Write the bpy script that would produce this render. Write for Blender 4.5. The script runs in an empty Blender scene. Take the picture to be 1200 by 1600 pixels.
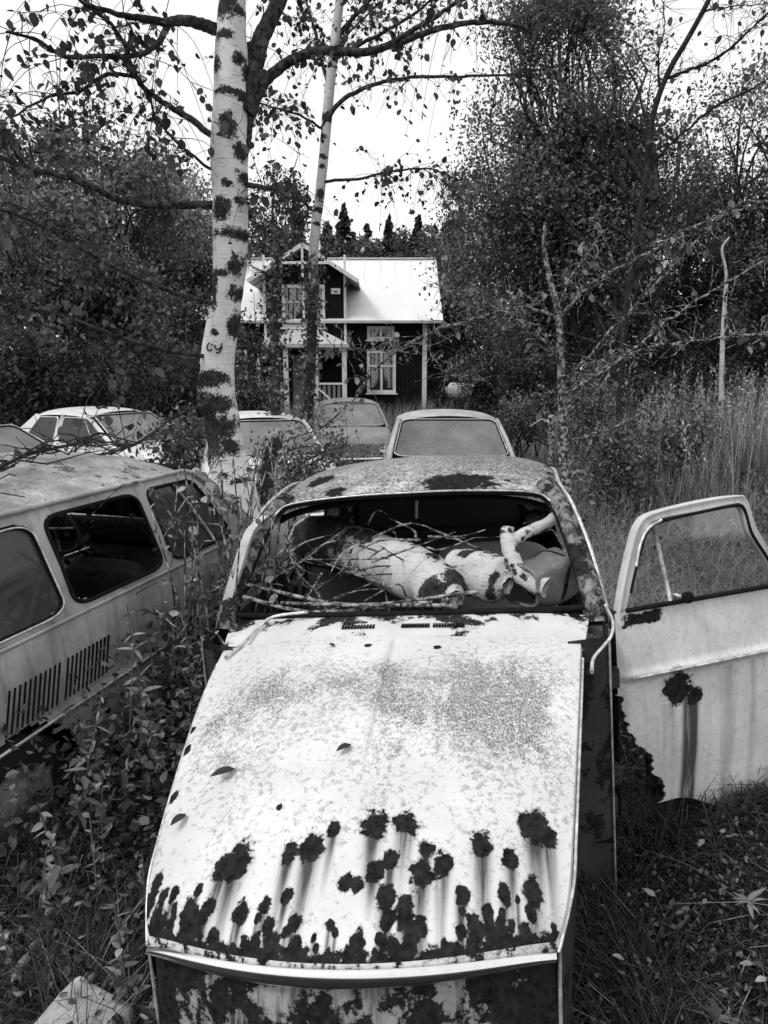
import bpy, bmesh, math
import numpy as np
from mathutils import Vector, Euler

# ------------------------------------------------------------------ camera, sky, sun, exposure
sc = bpy.context.scene
C = sc.collection
FPX, PITCH, CAMH = 1080.0, math.radians(11.2), 1.8      # focal length in photo pixels (1200 x 1600)
cam_d = bpy.data.cameras.new('camera')
cam_d.sensor_fit = 'VERTICAL'
cam_d.sensor_height = 36.0
cam_d.lens = FPX / 1600.0 * 36.0
cam_d.clip_end = 2000.0
cam = bpy.data.objects.new('camera', cam_d)
C.objects.link(cam)
cam.location = (0, 0, CAMH)
cam.rotation_euler = (math.radians(90) - PITCH, 0, 0)
sc.camera = cam
sc.view_settings.view_transform = 'Standard'
sc.view_settings.look = 'None'
sc.view_settings.exposure = 0.5
sc.view_settings.gamma = 1.0
sc.view_settings.use_curve_mapping = False

SUN_DIR = Vector((-0.55, -0.30, 0.78)).normalized()      # towards the sun: left, a little behind the camera
world = bpy.data.worlds.new('World')
sc.world = world
world.use_nodes = True
wn, wl = world.node_tree.nodes, world.node_tree.links
for n in list(wn):
    wn.remove(n)
w_out = wn.new('ShaderNodeOutputWorld')
w_bg = wn.new('ShaderNodeBackground')
w_bg.inputs['Strength'].default_value = 0.1
w_sky = wn.new('ShaderNodeTexSky')
w_sky.sky_type = 'NISHITA'
w_sky.sun_disc = False
w_sky.sun_elevation = math.asin(SUN_DIR.z)
w_sky.sun_rotation = math.atan2(SUN_DIR.x, SUN_DIR.y)
w_sky.air_density = 1.0
w_sky.dust_density = 3.0
w_bw = wn.new('ShaderNodeRGBToBW')                        # the photograph is black and white
w_tc = wn.new('ShaderNodeTexCoord')
w_map = wn.new('ShaderNodeMapping')
w_map.inputs['Scale'].default_value = (1.0, 1.0, 3.0)
w_no = wn.new('ShaderNodeTexNoise')
w_no.inputs['Scale'].default_value = 2.2
w_no.inputs['Detail'].default_value = 7.0
w_mr = wn.new('ShaderNodeMapRange')
w_mr.inputs['From Min'].default_value = 0.35
w_mr.inputs['From Max'].default_value = 0.65
w_mr.inputs['To Min'].default_value = 7.8
w_mr.inputs['To Max'].default_value = 8.8
w_mix = wn.new('ShaderNodeMix')
w_mix.data_type = 'FLOAT'
w_mix.inputs[0].default_value = 0.82                      # thin cloud veils most of the sky
wl.new(w_sky.outputs[0], w_bw.inputs[0])
wl.new(w_tc.outputs['Generated'], w_map.inputs[0])
wl.new(w_map.outputs[0], w_no.inputs['Vector'])
wl.new(w_no.outputs[0], w_mr.inputs[0])
wl.new(w_bw.outputs[0], w_mix.inputs[2])
wl.new(w_mr.outputs[0], w_mix.inputs[3])
wl.new(w_mix.outputs[0], w_bg.inputs['Color'])
wl.new(w_bg.outputs[0], w_out.inputs['Surface'])
sun_d = bpy.data.lights.new('sun', 'SUN')
sun_d.energy = 1.0
sun_d.angle = math.radians(12)
sun_d.color = (1, 1, 1)
sun = bpy.data.objects.new('sun', sun_d)
C.objects.link(sun)
sun.location = (0, 0, 30)
sun.rotation_euler = (-SUN_DIR).to_track_quat('-Z', 'Y').to_euler()

rng = np.random.default_rng(11)
CP, SP = math.cos(PITCH), math.sin(PITCH)


def P(px, py, Y):
    """the point at distance Y in front of the camera that the photograph shows at pixel (px, py)"""
    dx, dv = (px - 600) / FPX, (800 - py) / FPX
    d = np.array([dx, CP + dv * SP, -SP + dv * CP])
    return np.array([0, 0, CAMH]) + d * (Y / d[1])


def sstep(a, b, x):
    t = np.clip((np.asarray(x, float) - a) / (b - a), 0, 1)
    return t * t * (3 - 2 * t)


def gz(x, y):
    """height of the ground"""
    x = np.asarray(x, float); y = np.asarray(y, float)
    z = 0.019 * np.clip(y - 7, 0, 60)
    z = z + 0.45 * sstep(2.2, 6.5, x) * sstep(4.0, 9.0, y)
    z = z + 0.03 * np.sin(x * 2.1 + 1.3 * y) + 0.02 * np.sin(3.7 * x - 2.3 * y + 1.0)
    z = z + 0.10 * sstep(0.9, 1.6, x) * sstep(3.2, 1.8, y)
    return z


# ------------------------------------------------------------------ mesh helpers
class MB:
    """collects pieces of geometry and links them as ONE mesh object"""
    def __init__(self):
        self.v, self.q, self.t, self.a, self.n = [], [], [], {}, 0

    def add(self, v, quads=None, tris=None, **attrs):
        v = np.asarray(v, float).reshape(-1, 3)
        if quads is not None and len(quads):
            self.q.append(np.asarray(quads, np.int64).reshape(-1, 4) + self.n)
        if tris is not None and len(tris):
            self.t.append(np.asarray(tris, np.int64).reshape(-1, 3) + self.n)
        for k, x in attrs.items():
            self.a.setdefault(k, []).append((self.n, np.broadcast_to(np.asarray(x, float), (len(v),)).copy()))
        self.v.append(v)
        self.n += len(v)
        return self

    def grid(self, pts, keep=None, closed=False, flip=False, **attrs):
        pts = np.asarray(pts, float)
        nu, nv = pts.shape[:2]
        idx = np.arange(nu * nv).reshape(nu, nv)
        if closed:
            idx = np.concatenate([idx, idx[:, :1]], 1)
        q = np.stack([idx[:-1, :-1], idx[:-1, 1:], idx[1:, 1:], idx[1:, :-1]], -1)
        if flip:
            q = q[..., ::-1]
        if keep is not None:
            q = q[keep[:q.shape[0], :q.shape[1]]]
        return self.add(pts.reshape(-1, 3), q.reshape(-1, 4), **{k: np.asarray(x).ravel() for k, x in attrs.items()})

    def tube(self, path, r, segs=8, cap=True, flat=None, closed=False, **attrs):
        path = np.asarray(path, float)
        n = len(path)
        r = np.broadcast_to(np.asarray(r, float), (n,))
        tg = np.gradient(path, axis=0) if not closed else np.roll(path, -1, 0) - np.roll(path, 1, 0)
        tg /= np.linalg.norm(tg, axis=1)[:, None] + 1e-12
        up = np.array([0, 0, 1.0]) if abs(tg[0][2]) < .9 else np.array([0, 1.0, 0])
        nrm = np.zeros_like(path)
        a = np.cross(tg[0], up)
        a /= np.linalg.norm(a)
        for i in range(n):
            a = a - tg[i] * (a @ tg[i])
            a /= np.linalg.norm(a) + 1e-12
            nrm[i] = a
        bi = np.cross(tg, nrm)
        th = np.linspace(0, 2 * np.pi, segs, endpoint=False)
        f1, f2 = (1, 1) if flat is None else flat
        pts = path[:, None] + r[:, None, None] * (f1 * np.cos(th)[None, :, None] * nrm[:, None] + f2 * np.sin(th)[None, :, None] * bi[:, None])
        if closed:
            pts = np.concatenate([pts, pts[:1]], 0)
        base = self.n
        self.grid(pts, closed=True, **attrs)
        if cap and not closed:
            for k, c in ((0, path[0]), (n - 1, path[-1])):
                m = self.n
                ring = np.arange(segs) + base + k * segs
                self.v.append(c[None])
                self.n += 1
                tr = np.stack([ring, np.roll(ring, -1), np.full(segs, m)], 1)
                self.t.append(tr if k == 0 else tr[:, ::-1])
                for kk, x in attrs.items():
                    self.a[kk].append((m, np.atleast_1d(np.asarray(x, float)).ravel()[-1:]))
        return self

    def box(self, c, s, rot=None, **attrs):
        c, s = np.asarray(c, float), np.asarray(s, float) / 2
        v = np.array([[x, y, z] for x in (-1, 1) for y in (-1, 1) for z in (-1, 1)], float) * s
        if rot is not None:
            v = v @ np.array(Euler(rot).to_matrix()).T
        return self.add(v + c, [[0, 1, 3, 2], [4, 6, 7, 5], [0, 4, 5, 1], [2, 3, 7, 6], [0, 2, 6, 4], [1, 5, 7, 3]], **attrs)

    def mesh(self, name, smooth=True):
        me = bpy.data.meshes.new(name)
        v = np.concatenate(self.v) if self.v else np.zeros((0, 3))
        q = np.concatenate(self.q) if self.q else np.zeros((0, 4), np.int64)
        t = np.concatenate(self.t) if self.t else np.zeros((0, 3), np.int64)
        loops = np.concatenate([q.ravel(), t.ravel()]).astype(np.int32)
        starts = np.concatenate([np.arange(len(q)) * 4, len(q) * 4 + np.arange(len(t)) * 3]).astype(np.int32)
        me.vertices.add(len(v)); me.vertices.foreach_set('co', v.astype(np.float32).ravel())
        me.loops.add(len(loops)); me.loops.foreach_set('vertex_index', loops)
        me.polygons.add(len(starts)); me.polygons.foreach_set('loop_start', starts)
        me.update(calc_edges=True)
        me.polygons.foreach_set('use_smooth', np.full(len(starts), smooth, bool))
        for k, lst in self.a.items():
            arr = np.zeros(len(v), np.float32)
            for s0, x in lst:
                arr[s0:s0 + len(x)] = x
            at = me.attributes.new(k, 'FLOAT', 'POINT')
            at.data.foreach_set('value', arr)
        me.validate()
        return me

    def build(self, name, mat, parent=None, smooth=True, bevel=None):
        return link(name, self.mesh(name, smooth), mat, parent, bevel)


def link(name, me, mat=None, parent=None, bevel=None):
    if mat is not None and not me.materials:
        me.materials.append(mat)
    o = bpy.data.objects.new(name, me)
    C.objects.link(o)
    o.parent = parent
    if bevel:
        b = o.modifiers.new('bevel', 'BEVEL')
        b.width = bevel
        b.segments = 2
        b.limit_method = 'ANGLE'
    return o


def tag(o, label, cat, group=None):
    o['label'] = label
    o['category'] = cat
    if group:
        o['group'] = group
    return o


def thing(name, label, cat, loc=(0, 0, 0), rot=(0, 0, 0), group=None):
    o = bpy.data.objects.new(name, None)
    C.objects.link(o)
    o.location = loc
    o.rotation_euler = rot
    return tag(o, label, cat, group)


def copy_tree(o, parent=None):
    c = o.copy()
    C.objects.link(c)
    c.parent = parent
    for ch in list(o.children):
        copy_tree(ch, c)
    return c


def spline(pts, n):
    """Catmull-Rom through the points"""
    p = np.asarray(pts, float)
    p = np.concatenate([[2 * p[0] - p[1]], p, [2 * p[-1] - p[-2]]])
    t = np.linspace(0, len(p) - 3 - 1e-6, n)
    i = t.astype(int)
    f = (t - i)[:, None]
    a, b, c, d = p[i], p[i + 1], p[i + 2], p[i + 3]
    return .5 * (2 * b + (c - a) * f + (2 * a - 5 * b + 4 * c - d) * f ** 2 + (3 * b - a - 3 * c + d) * f ** 3)


# ------------------------------------------------------------------ materials (all grey: the photograph is black and white)
class NT:
    def __init__(self, name):
        self.m = bpy.data.materials.new(name)
        self.m.use_nodes = True
        self.n, self.l = self.m.node_tree.nodes, self.m.node_tree.links
        self.bsdf = self.n['Principled BSDF']
        self.out = self.n['Material Output']
        self.co = self.n.new('ShaderNodeTexCoord').outputs['Object']

    def set(self, sock, x):
        if isinstance(x, bpy.types.NodeSocket):
            self.l.new(x, sock)
        elif x is not None:
            if sock.type == 'RGBA' and not hasattr(x, '__len__'):
                x = (x, x, x, 1)
            sock.default_value = x

    def noise(self, scale, detail=5, rough=.6, stretch=None, dist=0, off=None):
        co = self.co
        if stretch or off:
            mp = self.n.new('ShaderNodeMapping')
            self.l.new(co, mp.inputs[0])
            if stretch:
                mp.inputs['Scale'].default_value = stretch
            if off:
                mp.inputs['Location'].default_value = off
            co = mp.outputs[0]
        t = self.n.new('ShaderNodeTexNoise')
        self.l.new(co, t.inputs['Vector'])
        t.inputs['Scale'].default_value = scale
        t.inputs['Detail'].default_value = detail
        t.inputs['Roughness'].default_value = rough
        t.inputs['Distortion'].default_value = dist
        return t.outputs[0]

    def math(self, op, a, b=None, clamp=False):
        t = self.n.new('ShaderNodeMath')
        t.operation = op
        t.use_clamp = clamp
        self.set(t.inputs[0], a)
        if b is not None:
            self.set(t.inputs[1], b)
        return t.outputs[0]

    def ramp(self, x, a, b, lo=0., hi=1.):
        t = self.n.new('ShaderNodeMapRange')
        self.set(t.inputs[0], x)
        for k, val in zip(range(1, 5), (a, b, lo, hi)):
            self.set(t.inputs[k], val)
        return t.outputs[0]

    def mix(self, f, a, b):
        t = self.n.new('ShaderNodeMix')
        t.data_type = 'FLOAT'
        self.set(t.inputs[0], f); self.set(t.inputs[2], a); self.set(t.inputs[3], b)
        return t.outputs[0]

    def attr(self, name):
        t = self.n.new('ShaderNodeAttribute')
        t.attribute_name = name
        return t.outputs['Fac']

    def island(self):
        return self.n.new('ShaderNodeNewGeometry').outputs['Random Per Island']

    def objrand(self):
        return self.n.new('ShaderNodeObjectInfo').outputs['Random']

    def bump(self, h, strength=.3, dist=.01):
        b = self.n.new('ShaderNodeBump')
        b.inputs['Strength'].default_value = strength
        b.inputs['Distance'].default_value = dist
        self.set(b.inputs['Height'], h)
        self.l.new(b.outputs[0], self.bsdf.inputs['Normal'])

    def done(self, col, rough=.7, spec=.3, metal=0):
        if isinstance(col, bpy.types.NodeSocket):
            c = self.n.new('ShaderNodeCombineColor')
            for k in range(3):
                self.l.new(col, c.inputs[k])
            self.l.new(c.outputs[0], self.bsdf.inputs['Base Color'])
        else:
            self.bsdf.inputs['Base Color'].default_value = (col, col, col, 1)
        self.set(self.bsdf.inputs['Roughness'], rough)
        self.bsdf.inputs['Specular IOR Level'].default_value = spec
        self.bsdf.inputs['Metallic'].default_value = metal
        return self.m


def m_plain(name, col, rough=.7, var=.25, scale=8, spec=.3, metal=0, bump=0):
    t = NT(name)
    n = t.noise(scale, 6, .65)
    c = t.math('MULTIPLY', col, t.ramp(n, .25, .75, 1 - var, 1 + var))
    if bump:
        t.bump(n, bump, .01)
    return t.done(c, rough, spec, metal)


def m_paint(name, paint, rust=.011, bias=0., amp=.7, rscale=16, speck=0., dirt=.15, streaky=0., gloss=.45, spec=.35, strdir=(40, 40, 2), gscale=230, cscale=60):
    """weathered car paint: paint, grime, dark specks of lichen, rust where the attributes 'rust' and 'streak' ask for it"""
    t = NT(name)
    n1 = t.ramp(t.noise(rscale, 9, .68), .28, .72)
    fine = t.noise(75, 4, .65)
    rm = t.math('ADD', t.attr('rust'), t.math('MULTIPLY', t.math('SUBTRACT', n1, .5), amp))
    rm = t.math('ADD', rm, t.math('MULTIPLY', t.math('SUBTRACT', fine, .5), .35))
    rsum = t.math('ADD', rm, bias)
    rm = t.ramp(rsum, .485, .53)
    halo = t.math('MULTIPLY', t.ramp(rsum, .36, .49), .38)
    low = t.noise(3.1, 5, .6)
    c = t.math('MULTIPLY', paint, t.ramp(low, .3, .7, 1 - dirt, 1 + dirt * .35))
    st = t.noise(1.0, 4, .6, stretch=strdir)
    sm = t.math('MULTIPLY', t.attr('streak'), t.ramp(st, .22, .55, .40, 1.1))
    if streaky:
        sm = t.math('ADD', sm, t.math('MULTIPLY', t.ramp(st, .50, .72), streaky))
    sm = t.math('MINIMUM', sm, .93)
    c = t.mix(sm, c, rust * 2.2)
    if speck:
        grain = t.noise(gscale, 3, .75, stretch=(1, .6, 1))
        patch = t.noise(4.0, 7, .75, stretch=(1.5, .8, 1), off=(3.1, 1.7, 0), dist=.6)
        patch = t.math('ADD', patch, t.math('MULTIPLY', t.attr('lichen'), .25))
        th = t.ramp(patch, .35, .75, .80, .50)
        spm = t.math('MULTIPLY', t.ramp(t.math('SUBTRACT', grain, th), -.02, .035), speck)
        c = t.mix(spm, c, .07)
        crust = t.noise(cscale, 6, .75)
        cm = t.ramp(t.math('ADD', crust, t.math('MULTIPLY', t.math('ADD', patch, t.attr('crust')), .35)), .70, .80)
        c = t.mix(t.math('MULTIPLY', cm, speck * .55), c, .12)
    c = t.mix(halo, c, rust * 6)
    rc = t.math('MULTIPLY', rust, t.ramp(t.noise(45, 7, .75), .32, .72, .35, 3.6))
    c = t.mix(rm, c, rc)
    t.bump(t.mix(rm, 0., t.math('ADD', .2, fine)), .5, .004)
    m = t.done(c, t.mix(rm, gloss, .95), spec)
    t.set(t.bsdf.inputs['Specular IOR Level'], t.mix(t.math('MAXIMUM', rm, sm), spec, .03))
    return m


def m_leaf(name, lo, hi, transl=.25, rough=.55, byobj=False):
    t = NT(name)
    r = t.objrand() if byobj else t.island()
    c = t.ramp(r, 0, 1, lo, hi)
    c = t.math('MULTIPLY', c, t.ramp(t.noise(30, 3), .3, .7, .8, 1.2))
    c = t.math('MULTIPLY', c, t.math('ADD', 1.0, t.attr('tone')))
    m = t.done(c, rough, .12)
    tr = t.n.new('ShaderNodeBsdfTranslucent')
    cc = t.n.new('ShaderNodeCombineColor')
    for k in range(3):
        t.l.new(c, cc.inputs[k])
    t.l.new(cc.outputs[0], tr.inputs['Color'])
    mx = t.n.new('ShaderNodeMixShader')
    mx.inputs[0].default_value = transl
    t.l.new(t.bsdf.outputs[0], mx.inputs[1]); t.l.new(tr.outputs[0], mx.inputs[2])
    t.l.new(mx.outputs[0], t.out.inputs['Surface'])
    return m


def m_bark(name, dark=.03, pale=.35, amount=.5, scale=14, lo=.42, hi=.62):
    """dark bark with crusts of pale lichen"""
    t = NT(name)
    n = t.noise(scale, 8, .7)
    k = t.math('MULTIPLY', t.ramp(n, lo, hi), amount)
    c = t.mix(k, t.math('MULTIPLY', dark, t.ramp(t.noise(40, 4), .3, .7, .6, 1.6)), pale)
    t.bump(n, .6, .02)
    return t.done(c, .95, .03)


def m_birch(name, white=.76, patch=.5, sc=1.0):
    t = NT(name)
    big = t.noise(9 * sc, 8, .72, stretch=(1, 1, .8))
    lines = t.noise(8 * sc, 6, .68, stretch=(1, 1, 13))
    big = t.ramp(big, .28, .72)
    crumb = t.ramp(t.noise(55 * sc, 5, .7), .3, .7)
    a = t.math('ADD', t.attr('dark'), t.math('MULTIPLY', t.math('SUBTRACT', big, .5), .75))
    a = t.math('ADD', a, t.math('MULTIPLY', t.math('SUBTRACT', crumb, .5), .45))
    dk = t.ramp(t.math('ADD', a, patch - .5), .46, .60)
    ln = t.ramp(lines, .55, .66)
    c = t.math('MULTIPLY', white, t.ramp(t.noise(5, 5), .3, .7, .80, 1.08))
    c = t.mix(t.math('MULTIPLY', ln, .75), c, .12)
    c = t.mix(dk, c, t.math('MULTIPLY', .028, t.ramp(t.noise(30, 6), .3, .7, .4, 2.4)))
    t.bump(t.math('ADD', t.math('MULTIPLY', dk, t.noise(28, 5)), t.math('MULTIPLY', lines, .25)), .7, .02)
    return t.done(c, .9, .05)


def m_glass(name, dirt=.2, dirtcol=.25, refl=1.0, tint=.75):
    t = NT(name)
    t.n.remove(t.bsdf)
    tr = t.n.new('ShaderNodeBsdfTransparent'); tr.inputs[0].default_value = (tint, tint, tint, 1)
    gl = t.n.new('ShaderNodeBsdfGlossy'); gl.inputs['Roughness'].default_value = .06
    df = t.n.new('ShaderNodeBsdfDiffuse'); df.inputs[0].default_value = (dirtcol, dirtcol, dirtcol, 1)
    fr = t.n.new('ShaderNodeFresnel'); fr.inputs[0].default_value = 1.5
    m1 = t.n.new('ShaderNodeMixShader'); m2 = t.n.new('ShaderNodeMixShader')
    t.l.new(t.math('MULTIPLY', fr.outputs[0], refl, clamp=True), m1.inputs[0])
    t.l.new(tr.outputs[0], m1.inputs[1]); t.l.new(gl.outputs[0], m1.inputs[2])
    st = t.noise(1.2, 5, .6, stretch=(2.2, 2.2, .8))
    t.l.new(t.math('MULTIPLY', t.ramp(st, .3, .7, .6, 1.25), dirt), m2.inputs[0])
    t.l.new(m1.outputs[0], m2.inputs[1]); t.l.new(df.outputs[0], m2.inputs[2])
    t.l.new(m2.outputs[0], t.out.inputs['Surface'])
    return t.m


MAT = dict(
    hood=m_paint('hood_paint', .70, speck=.95, dirt=.16, rscale=30, amp=.55, strdir=(70, 3, 3)),
    apron=m_paint('apron_paint', .50, bias=.50, rscale=7, amp=1.1, streaky=.8, dirt=.3, strdir=(45, 45, 2)),
    roofp=m_paint('roof_paint', .60, gscale=75, cscale=24, speck=1.0, dirt=.4, rscale=11, amp=.75, bias=-.02),
    shell=m_paint('shell_paint', .42, rust=.014, bias=.50, rscale=9, amp=1.0, streaky=.6, dirt=.3, strdir=(35, 35, 3)),
    cowl=m_paint('cowl_paint', .70, rust=.018, bias=.06, rscale=10, amp=1.0, dirt=.2),
    darksteel=m_paint('rotten_steel', .055, rust=.010, bias=.42, rscale=10, amp=1.1, streaky=.6, dirt=.5, spec=.12),
    door=m_paint('door_paint', .74, rust=.012, amp=.6, rscale=13, streaky=.16, dirt=.28, speck=.45, strdir=(30, 30, 2.2)),
    chrome=m_plain('chrome', .85, .18, .1, 20, metal=1.0),
    alu=m_plain('dull_trim', .62, .4, .7, 30, metal=.6),
    rubber=m_plain('old_rubber', .012, .8, .4, 30, spec=.08),
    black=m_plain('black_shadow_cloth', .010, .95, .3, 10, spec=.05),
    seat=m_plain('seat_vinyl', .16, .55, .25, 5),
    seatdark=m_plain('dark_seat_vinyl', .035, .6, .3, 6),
    leather=m_plain('old_leather', .17, .55, .5, 9, bump=.4),
    glass=m_glass('car_glass', .16, .22),
    glassdirty=m_glass('dirty_glass', .22, .22, tint=.6),
    doorglass=m_glass('door_glass', .06, .2, .22, .85),
    houseglass=m_glass('house_glass', .05, .3, .8, .9),
    screen=m_glass('dusty_screen', .30, .55, .8, .85),  # pale film lightens the pane in place of bright cabin and sky reflection
    glassmilk=m_glass('milky_glass', .42, .5),
    wagon=m_paint('wagon_paint', .46, rust=.03, bias=-.02, amp=1.05, rscale=9, streaky=.45, dirt=.5, speck=.5, strdir=(22, 22, 1.6)),
    wagonroof=m_paint('wagon_roof_paint', .52, gscale=90, cscale=22, rust=.07, bias=.16, amp=1.1, rscale=5, dirt=.6, speck=.7),
    whitecar=m_paint('white_car_paint', .76, gscale=45, cscale=18, rust=.05, bias=-.12, amp=1.1, dirt=.15, speck=.4),
    palecar=m_paint('pale_car_paint', .50, gscale=45, cscale=18, rust=.04, bias=.0, amp=1.1, dirt=.3, speck=.5),
    darkcar=m_paint('grey_car_paint', .26, gscale=45, cscale=18, rust=.03, bias=.02, amp=1.1, dirt=.35, speck=.5),
    tyre=m_plain('tyre_rubber', .02, .85, .3, 20),
    lens=m_plain('lamp_glass', .5, .15, .2, 20),
    birch=m_birch('birch_bark'),
    birchfar=m_birch('birch_bark_far', .58, .58),
    birchlog=m_birch('birch_log_bark', .60, .64, 2.2),
    logend=m_plain('rotten_cut_wood', .16, .9, .5, 16, bump=.5),
    limb=m_bark('dark_birch_limb', .022, .16, .5, 20),
    bark=m_bark('tree_bark', .022, .12, .5, 10),
    lichen=m_bark('lichen_bark', .035, .50, .9, 26, .46, .60),
    twig=m_bark('twig_bark', .020, .10, .4, 16),
    leaf_near=m_leaf('birch_leaf', .045, .14, .3, byobj=True),
    leaf_left=m_leaf('maple_foliage', 0.05, 0.32, .3),
    leaf_dark=m_leaf('dark_foliage', 0.022, 0.11, .25),
    leaf_mid=m_leaf('willow_foliage', 0.05, 0.25, .3),
    leaf_ivy=m_leaf('ivy_foliage', 0.04, 0.22, .2),
    needle=m_leaf('spruce_needles', .025, .09, .1),
    weed=m_leaf('weed_leaves', .02, .21, .25),
    weedo=m_leaf('weed_leaf', .06, .42, .25, byobj=True),
    lupin=m_leaf('lupin_leaf', .12, .28, .25, byobj=True),
    grass=m_leaf('dark_grass', 0.014, 0.085, .25),
    drygrass=m_leaf('dry_grass', .12, .46, .25),
    tallgrass=m_leaf('tall_grass', .07, .40, .25),
    stem=m_plain('plant_stem', .14, .7, .3, 20),
    deadleaf=m_plain('dead_leaf', .03, .7, .4, 40),
    stone=m_plain('pale_stone', .42, .9, .5, 14, bump=.6),
    hwall=m_plain('dark_board_wall', .016, .9, .5, 3, spec=.05),
    hwhite=m_plain('white_house_paint', .72, .6, .15, 4),
    hroof=m_plain('white_roof_sheet', .78, .5, .05, 1.5),
    hgrey=m_plain('grey_roof_sheet', .50, .55, .25, 3),
    curtain=m_plain('lace_curtain', .78, .8, .3, 12),
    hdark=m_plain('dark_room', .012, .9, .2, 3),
    porchboard=m_plain('porch_board', .20, .8, .3, 5),
    mark=m_plain('bark_carving', .03, .9, .3, 30),
)
t = NT('ground_soil')
gcol = t.mix(t.ramp(t.noise(2.2, 8, .7), .35, .65), .010, .035)
gcol = t.mix(t.ramp(t.noise(45, 5, .7), .5, .7), gcol, .055)
t.bump(t.noise(30, 8, .7), .8, .05)
MAT['ground'] = t.done(gcol, .95, .02)

# ------------------------------------------------------------------ ground
def axis(a, b, fine_a, fine_b, n_f, n_c):
    k = np.linspace(0, 1, n_c) ** 3
    return np.unique(np.concatenate([fine_a - (fine_a - a) * k, np.linspace(fine_a, fine_b, n_f), fine_b + (b - fine_b) * k]))


gx, gy = axis(-700, 700, -9, 9, 130, 22), axis(-300, 1200, -1, 32, 190, 22)
X, Y = np.meshgrid(gx, gy, indexing='ij')
ground = MB().grid(np.stack([X, Y, gz(X, Y)], -1), flip=True).build('ground', MAT['ground'])
ground['kind'] = 'structure'

# ------------------------------------------------------------------ the wreck in front: no windscreen, no front wings, one door wide open
wreck = thing('wrecked_saloon', 'pale rust-eaten saloon without windscreen, birch log lying inside, door wide open', 'car',
              (-.070, 1.167, -.024), (math.radians(-3.0), math.radians(-4.4), math.radians(-8.6)))


def hood_pt(u, v):
    yf = .12 * u * u
    y = yf + v * (1.12 - yf)
    w = .485 + .16 * v ** .9 - .022 * np.exp(-v / .035)
    s = .45 * v + .55 * (1 - (1 - v) ** 2.4)
    z = .665 + .31 * s - .03 * u * u - .012 * np.abs(u) ** 8 - .02 * np.exp(-v / .03) + .02 * u * (1 - v)
    z = z + .015 * np.exp(-(np.abs(u) / .013) ** 1.6) * sstep(.30, .5, v) * sstep(1.0, .90, v)      # pressed spine
    z = z + .003 * np.sin(5 * u + 9 * v) * sstep(0, .2, v)                                # old dents
    return np.stack([u * w, y, z], -1)


# rust blisters on the bonnet: x, y on the panel, radius, length of the stain below
SPOTS = [(-.263, .199, .038, .10), (-.295, .190, .026, .08), (-.135, .202, .021, .09), (-.081, .215, .031, .12), (-.037, .258, .017, .08),
         (.061, .27, .030, .09), (.135, .281, .030, .10), (.187, .219, .020, .06), (.226, .19, .024, .09), (.434, .314, .036, .11), (.465, .30, .022, .10),
         (.313, .248, .026, .13), (.376, .229, .019, .09), (.111, .188, .019, .07), (.074, .163, .023, .05), (.182, .165, .027, .08),
         (-.443, .159, .016, .06), (-.36, .118, .024, .06), (-.308, .108, .025, .06), (-.217, .089, .024, .06), (-.165, .097, .019, .06),
         (-.118, .111, .018, .05), (.013, .134, .022, 0.), (.040, .130, .02, 0.), (.106, .112, .027, .05), (.15, .093, .028, .05),
         (.269, .132, .022, .07), (.422, .17, .024, .06), (.36, .15, .02, .06), (-.345, .15, .014, .05), (-.40, .13, .012, .05),
         (-.475, .20, .016, 0.), (-.48, .165, .02, 0.), (-.53, .42, .014, 0.), (-.56, .58, .016, 0.), (-.575, .66, .013, 0.),
         (-.193, .325, .007, 0.), (-.08, 1.04, .012, 0.), (.16, 1.03, .012, 0.)]
NU, NV = 321, 260
U, V = np.meshgrid(np.linspace(-1, 1, NU), np.linspace(0, 1, NV) ** 1.15, indexing='ij')
hp = hood_pt(U, V)
rust = np.full_like(U, -.25)
streak = np.zeros_like(U)
for (x, y, r, d) in SPOTS:
    dx, dy = (hp[..., 0] - x), (hp[..., 1] - y)
    r = r * (.95 if y > .15 else .75)
    rust = np.maximum(rust, 1.0 - np.hypot(dx, dy * .8) / r * .50)
    if d:
        d = d * 1.6
        along = np.clip(-dy / d, 0, 1.4)
        wd = r * (1.0 - .45 * along)
        streak = np.maximum(streak, np.where(dy < 0, np.exp(-(dx / wd) ** 2 * 1.6) * np.clip(1.3 - along, 0, 1), 0))
for k in range(80):                                               # the blistered front lip
    x, y = rng.uniform(-.47, .47), abs(rng.normal(0, .028))
    y += .12 * (x / .485) ** 2 + .012
    r, dx, dy = rng.uniform(.006, .017), hp[..., 0] - x, hp[..., 1] - y
    rust = np.maximum(rust, 1.0 - np.hypot(dx, dy * .8) / r * .50)
    streak = np.maximum(streak, np.where(dy < 0, np.exp(-(dx / r) ** 2 * 2) * .8, 0))
rust = np.maximum(rust, .92 * sstep(.05, .0, V) - .25)
rust = np.maximum(rust, .62 * sstep(.985, 1.0, -U) * (.4 + .6 * np.sin(V * 31)) - .1)
blob = lambda u, v, su, sv: np.exp(-((U - u) / su) ** 2 - ((V - v) / sv) ** 2)
lich_shade = 1.0 * blob(.45, .72, .38, .20) + .8 * blob(.75, .55, .25, .22) + .9 * blob(-.45, .68, .35, .13) + .45 * blob(-.7, .5, .3, .15) + .3 * blob(.15, .55, .12, .3) + .25 * blob(-.2, .8, .2, .1) + .5 * blob(.05, .68, .035, .16) + .02  # narrow blob beside the spine paints its shadow line among the lichen
lich_shade = lich_shade - .6 * blob(.1, .93, .6, .06) - .35 * sstep(.32, .1, V)
hood = MB()
hood.grid(hp, flip=True, rust=rust, streak=np.clip(streak, 0, 1), lichen=lich_shade)
for u0 in (0, NU - 1):                                            # folded side edges
    e = hp[u0]
    hood.grid(np.stack([e, e + [0.004 * (1 if u0 else -1), 0, -.022]], 0), flip=(u0 == 0))
lip = hp[:, 0]
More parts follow.
